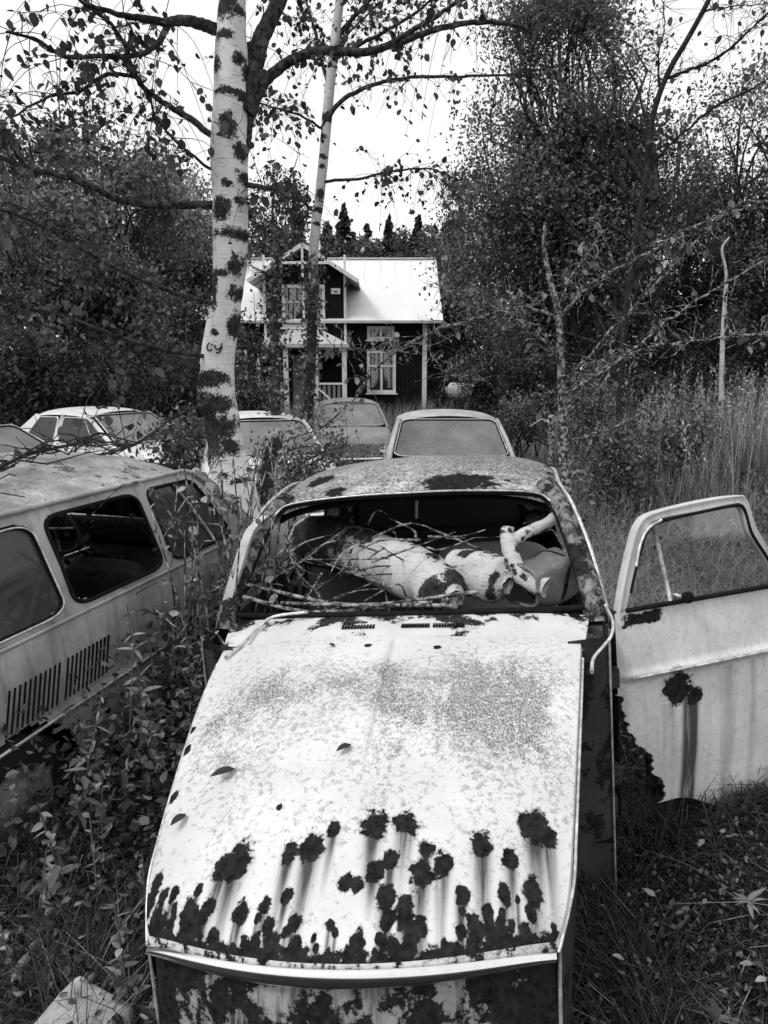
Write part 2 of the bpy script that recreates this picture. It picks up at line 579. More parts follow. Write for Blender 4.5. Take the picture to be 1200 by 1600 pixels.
hood.grid(np.stack([lip, lip + [0, -.004, -.012], lip + [0, .006, -.04]], 0), flip=True, rust=np.full((3, NU), .45))
hood.build('hood', MAT['hood'], wreck)
e = hood_pt(np.linspace(-1, 1, 60), np.zeros(60))
wd = .0215 - .013 * np.abs(np.linspace(-1, 1, 60)) ** 2
mb = MB()
th = np.linspace(0, 2 * np.pi, 12, endpoint=False)
pts = e[:, None] + np.stack([0 * th[None] + 0 * wd[:, None], -.012 + np.cos(th)[None] * .012 + 0 * wd[:, None], -.024 + np.sin(th)[None] * wd[:, None]], -1)
mb.grid(pts, closed=True).build('chrome_strip', MAT['chrome'], wreck)
# front apron under the strip, with a shallow number plate recess
Ua, Va = np.meshgrid(np.linspace(-1, 1, 150), np.linspace(0, 1, 70), indexing='ij')
ap = hood_pt(Ua, 0 * Va)
ap[..., 2] -= .035 + Va * .50
ap[..., 1] += .012 - .03 * np.sin(np.pi * Va) * (1 - .5 * Ua ** 2)
rec = sstep(.42, .40, np.abs(Ua + .03)) * sstep(.24, .27, Va) * sstep(.52, .49, Va)
ap[..., 1] += .018 * rec
st = .25 + .45 * (.5 + .5 * np.sin(Ua * 13 + 2)) * sstep(.05, .3, Va) + .5 * rec
MB().grid(ap, rust=.02 + .38 * np.abs(Ua) ** 2.5 + .15 * sstep(.55, .9, Va) + .45 * rec, streak=np.clip(st, 0, 1)).build('front_apron', MAT['apron'], wreck)  # rust and streak also darken the plate recess: its shade put into colour
# inner wings: the outer wings are gone
for s in (-1, 1):
    vv = np.linspace(0, 1, 40)
    e = hood_pt(np.full(40, float(s)), vv)
    rows = []
    for k in np.linspace(0, 1, 26):
        q = e.copy()
        q[:, 0] += s * (.004 - .05 * k)
        q[:, 2] = q[:, 2] - .030 - k * (q[:, 2] + .10)
        rows.append(q)
    rr = np.array(rows)
    MB().grid(rr, flip=(s < 0)).build('inner_wing', MAT['darksteel'], wreck)
    edge = e + [s * .008, 0, -.016]
    low = e[0] + np.array([[s * .008, .004, -.03], [s * .004, .0, -.2], [s * .0, .0, -.55]])
    MB().tube(spline(np.concatenate([low[::-1], edge[::4]]), 60), .0042, 6).build('wing_edge', MAT['alu'], wreck)
    # bulkhead beside the pillar and the hinge post behind it
    rows = np.array([[[s * x, y, z] for (x, y) in ((.60, 1.10), (.66, 1.12), (.715, 1.14), (.745, 1.165), (.755, 1.22), (.752, 1.36))] for z in np.linspace(-.12, .95, 40)])
    MB().grid(rows, flip=(s > 0)).build('bulkhead_side', MAT['darksteel'], wreck)
    MB().tube(spline([(s * .745, 1.155, z) for z in (-.1, .2, .45, .7, .97)], 20), .004, 6).build('bulkhead_edge', MAT['alu'], wreck)
# cowl with three rows of air slots
Uc, Vc = np.meshgrid(np.linspace(-1, 1, 160), np.linspace(0, 1, 26), indexing='ij')


def cowl_pt(u, v):
    w = .655 + .055 * v
    y0, y1 = 1.115 + .0 * u, 1.30 + .08 * u * u
    z = .955 - .03 * u * u - .012 * np.abs(u) ** 8 + .042 * v + .006 * np.sin(np.pi * v)
    return np.stack([u * w, y0 + (y1 - y0) * v, z], -1)


cr = .25 * sstep(.3, .9, Vc) + .28 * np.exp(-((Uc + .3) / .22) ** 2) + .32 * np.exp(-((Uc - .32) / .25) ** 2) + .2 * sstep(.7, .95, np.abs(Uc))
MB().grid(cowl_pt(Uc, Vc), flip=True, rust=cr).build('cowl', MAT['cowl'], wreck)
for a, b in ((-.30, -.13), (.03, .17), (.20, .35)):
    mb = MB()
    for u in np.linspace(a, b, 11):
        c = cowl_pt(np.array(u), np.array(.40))
        c2 = cowl_pt(np.array(u), np.array(.62))
        m = (c + c2) / 2
        mb.box(m + [0, 0, .0015], (.0075, .035, .005))
    mb.build('vent_grille', MAT['black'], wreck, smooth=False)

# windscreen opening and pillars
def ws_loop(n=90, grow=0.0):
    k = [(-.665, 1.385, .985), (-.35, 1.325, .997), (0, 1.305, 1.0), (.35, 1.325, .997), (.665, 1.385, .985), (.695, 1.42, 1.015),
         (.675, 1.55, 1.13), (.64, 1.70, 1.27), (.605, 1.785, 1.345), (.52, 1.775, 1.385), (.25, 1.725, 1.41), (0, 1.71, 1.415),
         (-.25, 1.725, 1.41), (-.52, 1.775, 1.385), (-.605, 1.785, 1.345), (-.64, 1.70, 1.27), (-.675, 1.55, 1.13), (-.695, 1.42, 1.015)]
    k = np.array(k + k[:3])
    p = spline(k, 21 * 5)
    p = p[5:-10]
    return p


loop = ws_loop()
MB().tube(loop, .013, 8, closed=True).build('windscreen_gasket', MAT['rubber'], wreck)
top = loop[(loop[:, 2] > 1.33)]
top = top[np.argsort(top[:, 0])]
MB().tube(top + [0, -.014, .008], .0045, 6).build('gasket_trim', MAT['alu'], wreck)
for s in (-1, 1):
    pa = spline([(s * .735, 1.36, .93), (s * .728, 1.42, 1.02), (s * .705, 1.56, 1.14), (s * .668, 1.72, 1.28), (s * .625, 1.83, 1.365), (s * .60, 1.93, 1.40)], 40)
    MB().tube(pa, .042, 12, flat=(1, .85), streak=.6).build('windscreen_pillar', MAT['shell'], wreck)
    g = spline([(s * .775, 1.40, .98), (s * .745, 1.58, 1.17), (s * .70, 1.76, 1.33), (s * .665, 1.95, 1.405), (s * .68, 2.4, 1.43), (s * .665, 2.9, 1.37), (s * .66, 3.2, 1.25)], 60)
    MB().tube(g, .009, 6).build('rain_gutter', MAT['alu'], wreck)
# roof
Ur, Vr = np.meshgrid(np.linspace(-1, 1, 170), np.linspace(0, 1, 150), indexing='ij')


def roof_pt(u, v):
    y = 1.725 + .07 * u * u + v * (3.10 - 1.725 - .07 * u * u)
    w = .615 + .065 * np.sin(np.pi * np.clip(v * 1.05, 0, 1)) ** .7
    z = 1.425 + .105 * (1 - (1 - np.clip(v / .55, 0, 1)) ** 2) - .15 * np.clip((v - .55) / .45, 0, 1) ** 2
    z = z - .055 * u * u - .05 * np.abs(u) ** 7 * (1 - .4 * np.exp(-v / .05)) - .015 * np.exp(-v / .02)
    return np.stack([u * w, y, z], -1)


rp = roof_pt(Ur, Vr)
rr = np.maximum(1.0 - .5 * np.hypot((Ur - .37) / .27, (Vr - .085) / .075), .95 - .5 * np.hypot((Ur + .52) / .07, (Vr - .05) / .045))
rr = np.maximum(rr, np.maximum(.9 - .5 * np.hypot((Ur + .70) / .12, (Vr - .22) / .10), .50 * sstep(.80, .97, np.abs(Ur))))
roof_m = MB().grid(rp, flip=True, rust=np.clip(rr, 0, 1), lichen=.75 + .35 * sstep(.05, .3, Vr), crust=.27 * sstep(.0, .25, Vr))
roof_m.build('roof', MAT['roofp'], wreck)
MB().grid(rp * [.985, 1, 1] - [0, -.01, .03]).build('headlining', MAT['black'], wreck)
# cabin behind: rear window, corner panels, lower body, floor
rw = np.array([(-.52, 3.11, 1.30), (.52, 3.11, 1.30), (.56, 3.36, 1.00), (-.56, 3.36, 1.00)])


def round_rect(c4, r=.22, n=10):
    """loop with rounded corners inside the quad c4"""
    out = []
    c4 = np.asarray(c4, float)
    for i in range(4):
        a, b, c = c4[i - 1], c4[i], c4[(i + 1) % 4]
        p, q = b + (a - b) * r, b + (c - b) * r
        for t in np.linspace(0, 1, n):
            out.append((1 - t) ** 2 * p + 2 * t * (1 - t) * b + t * t * q)
    return np.array(out)


def fan(mb, loop, flip=False):
    n = len(loop)
    i = np.arange(n)
    tr = np.stack([i, np.roll(i, -1), np.full(n, n)], 1)
    return mb.add(np.concatenate([loop, loop.mean(0)[None]]), tris=tr[:, ::-1] if flip else tr)


rl = round_rect(rw, .16)
fan(MB(), rl).build('rear_window', MAT['glassdirty'], wreck)
MB().tube(rl, .022, 8, closed=True).build('rear_window_gasket', MAT['rubber'], wreck)
MB().box((-.12, 3.10, 1.18), (.018, .006, .17), (math.radians(-38), 0, 0)).build('window_sticker', MAT['hwhite'], wreck)
for s in (-1, 1):
    pnl = []
    for k in np.linspace(0, 1, 20):
        a = np.array([s * (.52 + .04 * k), 3.10 + .26 * k, 1.31 - .31 * k])
        b = np.array([s * (.655 + .09 * k), 2.86 + .28 * k, 1.375 - .40 * k])
        pnl.append([a + (b - a) * f + np.array([s * .03 * math.sin(math.pi * f), .02 * math.sin(math.pi * f), 0]) for f in np.linspace(0, 1, 8)])
    MB().grid(np.array(pnl), flip=(s < 0)).build('rear_pillar', MAT['shell'], wreck)
    MB().tube(spline([(s * .765, 2.33, .95), (s * .72, 2.34, 1.2), (s * .665, 2.36, 1.41)], 16), .035, 8, flat=(.6, 1)).build('side_pillar', MAT['shell'], wreck)
# lower body from the door opening to the tail
st_y = [2.30, 2.6, 3.0, 3.4, 3.8, 4.0, 4.08]
secs = []
for y in st_y:
    k = max(0, (y - 3.3) / .78)
    hw = .79 - .12 * k ** 2
    zt = .96 - .16 * k
    secs.append([(hw * .92, y, .20 + .1 * k), (hw, y, .32 + .08 * k), (hw * 1.01, y, .6), (hw * .98, y, zt - .08), (hw * .93, y, zt)])
secs = np.array(secs)
for s in (-1, 1):
    f = spline(secs.reshape(len(st_y), -1), 50).reshape(50, 5, 3)
    f = np.array([spline(r, 24) for r in f]) * [s, 1, 1]
    MB().grid(f, flip=(s < 0)).build('rear_quarter', MAT['shell'], wreck)
    MB().box((s * .74, 1.82, .20), (.10, 1.0, .12)).build('door_sill', MAT['darksteel'], wreck, bevel=.02)
tail = np.array([[(x, 4.07 + .02 * (1 - (x / .7) ** 2), z) for x in np.linspace(-.66, .66, 20)] for z in np.linspace(.30, .80, 8)])
MB().grid(tail).build('tail_panel', MAT['shell'], wreck)
deck = np.array([[(x * (1 - .1 * k), 3.34 + .74 * k, 1.0 - .20 * k ** 1.5 - .04 * x * x) for x in np.linspace(-.73, .73, 24)] for k in np.linspace(0, 1, 14)])
MB().grid(deck).build('rear_lid', MAT['shell'], wreck)
fl = np.array([[(x, y, .18 + .02 * math.sin(7 * y)) for x in np.linspace(-.74, .74, 12)] for y in np.linspace(1.12, 3.4, 20)])
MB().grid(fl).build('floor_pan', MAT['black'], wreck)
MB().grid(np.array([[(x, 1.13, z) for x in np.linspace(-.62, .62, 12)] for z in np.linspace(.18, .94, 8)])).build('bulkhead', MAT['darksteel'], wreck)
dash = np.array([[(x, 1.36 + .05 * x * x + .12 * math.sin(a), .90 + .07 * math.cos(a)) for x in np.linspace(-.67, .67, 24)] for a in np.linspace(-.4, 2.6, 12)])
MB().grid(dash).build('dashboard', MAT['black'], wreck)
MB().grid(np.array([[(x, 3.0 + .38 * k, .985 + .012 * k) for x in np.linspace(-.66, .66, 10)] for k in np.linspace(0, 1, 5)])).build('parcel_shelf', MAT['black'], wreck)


def cushion(mb, c, size, tilt, power=4.5, n=22):
    """rounded slab: a superellipsoid, tilted about x"""
    a, b = np.meshgrid(np.linspace(-np.pi / 2, np.pi / 2, n), np.linspace(-np.pi, np.pi, 2 * n), indexing='ij')
    f = lambda x: np.sign(x) * np.abs(x) ** (2 / power)
    p = np.stack([f(np.cos(a)) * f(np.cos(b)), f(np.cos(a)) * f(np.sin(b)), f(np.sin(a))], -1) * np.asarray(size) / 2
    R = np.array(Euler((tilt, 0, 0)).to_matrix())
    return mb.grid(p @ R.T + np.asarray(c), flip=True)


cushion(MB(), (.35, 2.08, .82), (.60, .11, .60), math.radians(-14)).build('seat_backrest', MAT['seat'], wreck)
cushion(MB(), (-.29, 2.10, .80), (.60, .11, .58), math.radians(-14)).build('seat_backrest', MAT['seatdark'], wreck)  # darker vinyl puts this side's weaker light into the colour
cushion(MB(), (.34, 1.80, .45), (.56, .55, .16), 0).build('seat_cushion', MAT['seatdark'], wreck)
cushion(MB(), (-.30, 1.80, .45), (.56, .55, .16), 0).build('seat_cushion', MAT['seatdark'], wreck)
cushion(MB(), (0, 2.98, .72), (1.25, .14, .52), math.radians(-18)).build('rear_backrest', MAT['seatdark'], wreck)
# torn edge trim along the cowl ends, and the rag of metal by the bonnet corner
MB().tube(spline([(-.60, 1.02, .935), (-.565, 1.13, .955), (-.55, 1.24, .975), (-.50, 1.29, 1.005), (-.36, 1.295, 1.02)], 30), .006, 6).build('cowl_trim', MAT['alu'], wreck)
MB().tube(spline([(.655, .93, .905), (.67, 1.0, .925), (.715, 1.08, .94), (.745, 1.12, .96), (.765, 1.2, .985), (.765, 1.36, 1.0)], 30), .006, 6).build('cowl_trim', MAT['alu'], wreck)


# doors: s runs along the door from the hinge, w is the height, o stands out from the panel
def make_door(side, hinge, ang, ragged):
    dirx, diry = math.cos(ang), math.sin(ang)
    nx, ny = (math.sin(ang), -math.cos(ang)) if side > 0 else (-math.sin(ang), math.cos(ang))

    def D(s, z, o=0.0):
        s, z, o = np.broadcast_arrays(np.asarray(s, float), np.asarray(z, float), np.asarray(o, float))
        o = o - (.06 if ragged else .32) * np.clip(z - .97, 0, 1)
        return np.stack([hinge[0] + s * dirx + o * nx, hinge[1] + s * diry + o * ny, z], -1)

    ns, nz = 150, 130
    S, Z = np.meshgrid(np.linspace(0, .98, ns), np.linspace(.19, .975, nz), indexing='ij')
    Z = Z - .13 * sstep(.25, .6, S) * (1 - (Z - .19) / .785)           # the sill end hangs lower
    bulge = .045 * np.sin(np.pi * np.clip((Z - .05) / 1.0, 0, 1)) + .016 * np.exp(-((Z - .735) / .016) ** 2) - .010 * sstep(.74, .70, Z)
    bulge = bulge * sstep(-.02, .05, S)
    left = .0 + (.175 * sstep(.62, .22, Z) + np.interp(Z, np.linspace(.15, .66, 34), np.random.default_rng(6).normal(0, .014, 34) * np.linspace(1.3, .4, 34), right=0) if ragged else 0 * Z)
    keep = (S > left)[:-1, :-1]
    ru = np.maximum(1 - .5 * np.hypot(S - .255, (Z - .665) * .9) / .062, 1 - .5 * np.hypot(S - .335, (Z - .60) * .8) / .032)
    ru = np.maximum(ru, 1 - .5 * np.maximum(np.abs(Z - .945) / .022, np.abs(S - .12) / .08))
    ru = np.maximum(ru, .75 * sstep(.05, .0, S - left) * (Z < .66))
    dr = sstep(.05, .02, np.abs(S - .315)) * (Z < .62) * .9 + .35 * sstep(.05, .0, np.abs(S - .22)) * (Z < .6) * sstep(.3, .6, Z)
    dr = dr + .35 * sstep(.045, .0, np.abs(S - .50)) * (Z < .70) + .3 * sstep(.03, .0, np.abs(S - .62)) * (Z < .7)
    panel = MB().grid(D(S, Z, bulge), keep=keep, flip=(side < 0), rust=np.clip(ru, -.2, 1), streak=np.clip(dr, 0, 1)).build('door', MAT['door'], wreck)
    # inner skin, edge and bottom
    Si, Zi = np.meshgrid(np.linspace(.17 if ragged else .01, .97, 14), np.linspace(.17, .97, 12), indexing='ij')
    MB().grid(D(Si, Zi, -.05), flip=(side > 0)).build('door_lining', MAT['darksteel'], panel)
    MB().grid(np.stack([D(np.full(40, .0 if not ragged else .02), np.linspace(.16, .98, 40), o) for o in np.linspace(-.05, -.005, 4)])).build('hinge_face', MAT['darksteel'], panel)
    # window frame
    fp = [(.035, .965), (.075, 1.10), (.118, 1.22), (.152, 1.285), (.21, 1.315), (.40, 1.332), (.575, 1.34), (.625, 1.325), (.66, 1.22), (.74, 1.09), (.80, .965)]
    fr = spline(np.array(fp), 70)
    path = D(fr[:, 0], fr[:, 1], -.005)
    cen = np.array([.43, 1.12])
    din = (cen - fr) / np.linalg.norm(cen - fr, axis=1)[:, None]
    ring = [D(fr[:, 0] + din[:, 0] * a_, fr[:, 1] + din[:, 1] * a_, o_) for a_, o_ in ((-.016, -.030), (-.018, .004), (-.014, .010), (-.006, .004), (.010, .003), (.016, .009), (.021, .004), (.022, -.030))]
    MB().grid(np.stack(ring, 0), flip=(side > 0), streak=np.full((8, 70), .15)).build('window_frame', MAT['door'], panel)
    inner = D(fr[4:-4, 0] * .955 + .022, fr[4:-4, 1] - .024 * sstep(1.0, 1.3, fr[4:-4, 1]), .008)
    MB().tube(inner, .006, 6).build('frame_gasket', MAT['rubber'], panel)
    MB().tube(spline(D(np.array([.045, .3, .6, .82]), np.array([.985, .985, .985, .985]), .022), 30), .009, 6).build('sill_strip', MAT['rubber'], panel)
    gl = D(fr[:, 0], fr[:, 1], -.006)
    fan(MB(), gl).build('window_glass', MAT['doorglass'], panel)
    MB().tube(D(np.array([.195, .215, .235, .255]), np.array([1.30, 1.19, 1.08, .98]), .006), .008, 6).build('vent_divider', MAT['alu'], panel)
    MB().tube(spline(D(np.array([.105, .13, .17, .23]), np.array([1.14, 1.22, 1.275, 1.30]), .012), 16), .006, 6).build('vent_frame', MAT['alu'], panel)
    MB().tube(D(np.array([.295, .295]), np.array([1.0, 1.0]), np.array([-.02, .045])), [.008, .008], 8).build('lock_stem', MAT['alu'], panel)
    cushion(MB(), D(.295, 1.005, .05), (.045, .025, .045), 0, 2.4, 10).build('lock_knob', MAT['rubber'], panel)
    for hz_ in ((.36, .74) if ragged else ()):
        MB().box((.770, 1.31, hz_), (.05, .05, .075), (0, 0, .3)).build('hinge', MAT['darksteel'], panel, False, .006)
    if ragged:
        MB().tube([(.74, 1.37, .55), D(.10, .55, -.03), D(.20, .55, -.04)], .008, 5).build('check_strap', MAT['darksteel'], panel)
    MB().tube(D(np.linspace(.03, .97, 40), np.full(40, .742), bulge[5:125:3, 92][:40] * 0 + .066), .006, 6).build('trim_strip', MAT['alu'], panel)
    return panel


make_door(1, (.785, 1.33), math.radians(26.6), True)
make_door(-1, (-.765, 1.36), math.radians(180 - 87), False)

# ------------------------------------------------------------------ what lies in the wreck
def W(p):
    """a point of the wreck in the world"""
    m = Euler((math.radians(-3.0), math.radians(-4.4), math.radians(-8.6))).to_matrix()
    return np.asarray(p, float) @ np.array(m).T + np.array([-.070, 1.167, -.024])


def trunk_tube(mb, path, rad, segs=24, rough=.06, patches=(), seed=0, cap=True, hollow=None, jag=0):
    """bark tube with lumps; patches = (fraction along, sideways -1..1, half length as fraction, half width)"""
    path = np.asarray(path, float); n = len(path)
    r0 = np.random.default_rng(seed)
    ph = r0.uniform(0, 6.28, 8)
    tg = np.gradient(path, axis=0); tg /= np.linalg.norm(tg, axis=1)[:, None]
    ref = np.array([0, 1.0, 0]) if abs(tg[n // 2][1]) < .7 else np.array([0, 0, 1.0])
    sx = np.cross(tg, ref); sx /= np.linalg.norm(sx, axis=1)[:, None]
    sy = np.cross(sx, tg)
    th = np.linspace(0, 2 * np.pi, segs, endpoint=False)
    k = np.linspace(0, 1, n)
    lump = np.zeros((n, segs))
    for j in range(4):
        lump += np.sin(th[None] * (j + 1) + ph[j] + k[:, None] * (9 + 13 * j) + 1.5 * np.sin(k[:, None] * (23 + 7 * j) + ph[j + 4])) / (j + 1.5)
    rr = np.asarray(rad, float)[:, None] * (1 + rough * lump)
    dark = np.full((n, segs), -.05)
    cs = np.broadcast_to(np.cos(th)[None], (n, segs))
    for (f, o, hl, hw) in patches:
        g = np.exp(-((k[:, None] - f) / hl) ** 2 - ((cs - o) / hw) ** 2)
        dd = np.hypot((k[:, None] - f) / hl, (cs - o) / hw)
        dark = np.maximum(dark, 1 - .5 * dd)
        rr = rr * (1 + .05 * g)
    if hollow:
        f, o, hl, hw = hollow
        g = np.exp(-((k[:, None] - f) / hl) ** 4 - ((cs - o) / hw) ** 4) * (np.sin(th)[None] < .3)
        rr = rr * (1 - .45 * g)
        dark = np.maximum(dark, 1.3 * g)
    pts = path[:, None] + rr[..., None] * (np.cos(th)[None, :, None] * sx[:, None] + np.sin(th)[None, :, None] * sy[:, None])
    if jag:
        rag = r0.normal(0, jag, segs)
        for kk, sg in ((0, -1), (1, -.6), (n - 1, 1), (n - 2, .6)):
            pts[kk] += (tg[kk] * sg)[None] * np.abs(rag)[:, None]
            dark[kk] = .25
    base = mb.n
    mb.grid(pts, closed=True, dark=dark)
    if cap:
        for kk in (0, n - 1):
            ring = np.arange(segs) + base + kk * segs
            m = mb.n
            mb.v.append(path[kk][None]); mb.n += 1
            mb.a['dark'].append((m, np.array([.35])))
            tr = np.stack([ring, np.roll(ring, -1), np.full(segs, m)], 1)
            mb.t.append(tr if kk == 0 else tr[:, ::-1])
    return mb


log = thing('fallen_log', 'thick white birch log with broken limb lying across the empty windscreen', 'log', tuple(W((0, 1.5, .5))))
L0 = np.array(log.location)
lp = spline([W(p) for p in [(-.60, 2.30, 1.13), (-.40, 2.10, 1.13), (-.20, 1.90, 1.11), (.0, 1.70, 1.07), (.13, 1.55, 1.035), (.20, 1.46, 1.01)]], 60) - L0
pt = [(rng.uniform(0, 1), rng.uniform(-1, 1), rng.uniform(.01, .05), rng.uniform(.1, .4)) for _ in range(26)]
trunk_tube(MB(), lp, np.linspace(.125, .105, 60) * (1 + .05 * np.sin(np.linspace(0, 13, 60))) * np.concatenate([np.ones(52), np.sqrt(np.linspace(1, .12, 8))]), 30, .07, [(.08, 0, .2, 3)] + pt + [(.99, 0, .05, 3)], 3, jag=.006).build('trunk', MAT['birchlog'], log)
lp2 = spline([W(p) for p in [(.16, 1.74, 1.08), (.30, 1.62, 1.07), (.41, 1.54, 1.04)]], 24) - L0
trunk_tube(MB(), lp2, np.linspace(.095, .10, 24) * np.concatenate([np.sqrt(np.linspace(.15, 1, 5)), np.ones(14), np.sqrt(np.linspace(1, .15, 5))]), 24, .07, pt[8:22], 4, jag=.004).build('limb', MAT['birchlog'], log)
lp3 = spline([W(p) for p in [(.56, 1.50, 1.035), (.48, 1.55, 1.07), (.44, 1.60, 1.13), (.42, 1.66, 1.21), (.425, 1.68, 1.255)]], 30) - L0
trunk_tube(MB(), lp3, np.linspace(.042, .026, 30), 16, .12, pt[:9], 5, jag=.004).build('limb', MAT['birchlog'], log)
lp4 = spline([W(p) for p in [(.42, 1.66, 1.20), (.50, 1.70, 1.225), (.60, 1.78, 1.255), (.70, 1.90, 1.31)]], 30) - L0
trunk_tube(MB(), lp4, np.linspace(.026, .024, 30), 14, .12, pt[:9], 6, jag=.003).build('limb', MAT['birchlog'], log)
mb = MB()
for k in range(42):
    a = W((rng.uniform(-.62, .12), rng.uniform(1.42, 1.85), rng.uniform(1.0, 1.28)))
    d = np.array([rng.uniform(-.35, .4), rng.uniform(-.25, .2), rng.uniform(-.20, .12)])
    mb.tube(spline([a, a + d * .5 + rng.normal(0, .03, 3), a + d], 7) - L0, np.linspace(.006, .002, 7), 5)
for a, b, c in [((-.66, 1.40, 1.06), (-.35, 1.36, 1.00), (.12, 1.36, 1.03)), ((-.66, 1.45, 1.10), (-.2, 1.38, 1.02), (.3, 1.42, 1.05)), ((-.5, 1.40, 1.03), (-.2, 1.34, 1.03), (.2, 1.30, 1.03))]:
    mb.tube(spline([W(a), W(b), W(c)], 20) - L0, .008, 6)
mb.build('twigs', MAT['lichen'], log)['kind'] = 'stuff'
lf = MB()
bag = thing('old_case', 'crumpled leather case with strap on the dashboard beside the log limb', 'bag', tuple(W((.50, 1.62, .93))))
B0 = np.array(bag.location)
a, b = np.meshgrid(np.linspace(-np.pi, np.pi, 40), np.linspace(0, 1, 16), indexing='ij')
f = lambda x, p: np.sign(x) * np.abs(x) ** p
body = np.stack([-.11 + .25 * b, .10 * f(np.cos(a), .35) * (1 + .06 * np.sin(9 * b + a)), .085 * f(np.sin(a), .35) * (1 - .05 * b) + .012 * np.sin(6 * b + 2 * a)], -1)
R = np.array(Euler((0, math.radians(-6), math.radians(28))).to_matrix())
put = lambda p: (np.asarray(p) @ R.T + W((.555, 1.62, 1.045))) - B0
MB().grid(put(body)).build('case_body', MAT['leather'], bag)
MB().grid(put(np.stack([body[:, -1], body[:, -1] * [1, .02, .02]], 0))).build('case_end', MAT['leather'], bag)
MB().tube(put(body[:, 0]), .008, 6).build('case_rim', MAT['leather'], bag)
st = np.stack([0.0 * a[:, 0] + .03 + .05 * np.sin(a[:, 0]), .108 * f(np.cos(a[:, 0]), .6), .093 * f(np.sin(a[:, 0]), .6)], -1)
MB().tube(put(st), .009, 6, flat=(1, .4)).build('strap', MAT['rubber'], bag)

# ------------------------------------------------------------------ the estate car alongside, facing away
wagon = thing('estate_car', 'grey estate car with louvred rear flank and broken side window, among weeds', 'car',
              (0, 0, 0), (math.radians(-.5), math.radians(1.0), math.radians(-14.0)))
# the flank passes (-1.37, 2.33) at y = 0.82 of the car's own length
ca, sa = math.cos(math.radians(14)), math.sin(math.radians(14))
lx, ly = .765, .82
wagon.location = (-1.37 - (lx * ca + ly * sa), 2.33 - (-lx * sa + ly * ca), -.09)


def wx(z):
    """half width of the estate's flank at height z"""
    return np.interp(z, [.2, .35, .55, .62, .80, .93, .97, 1.15, 1.30, 1.40], [.74, .785, .805, .795, .79, .775, .765, .715, .660, .615])


def wtaper(y):
    return 1 - .10 * sstep(3.2, 4.15, y) ** 1.5 - .05 * sstep(.5, 0., y)


WIN = [[(.30, .985), (1.14, .985), (1.10, 1.345), (.40, 1.33)],          # load bay
       [(1.20, .985), (1.86, .985), (1.82, 1.35), (1.18, 1.348)],        # middle
       [(1.95, .985), (2.62, .985), (2.36, 1.345), (1.91, 1.352)]]       # door, quarterlight included


def inside(loop, y, z):
    c = np.zeros(y.shape, bool)
    n = len(loop)
    for i in range(n):
        (x1, y1), (x2, y2) = loop[i], loop[(i + 1) % n]
        cond = ((y1 > z) != (y2 > z)) & (y < (x2 - x1) * (z - y1) / (y2 - y1 + 1e-12) + x1)
        c ^= cond
    return c


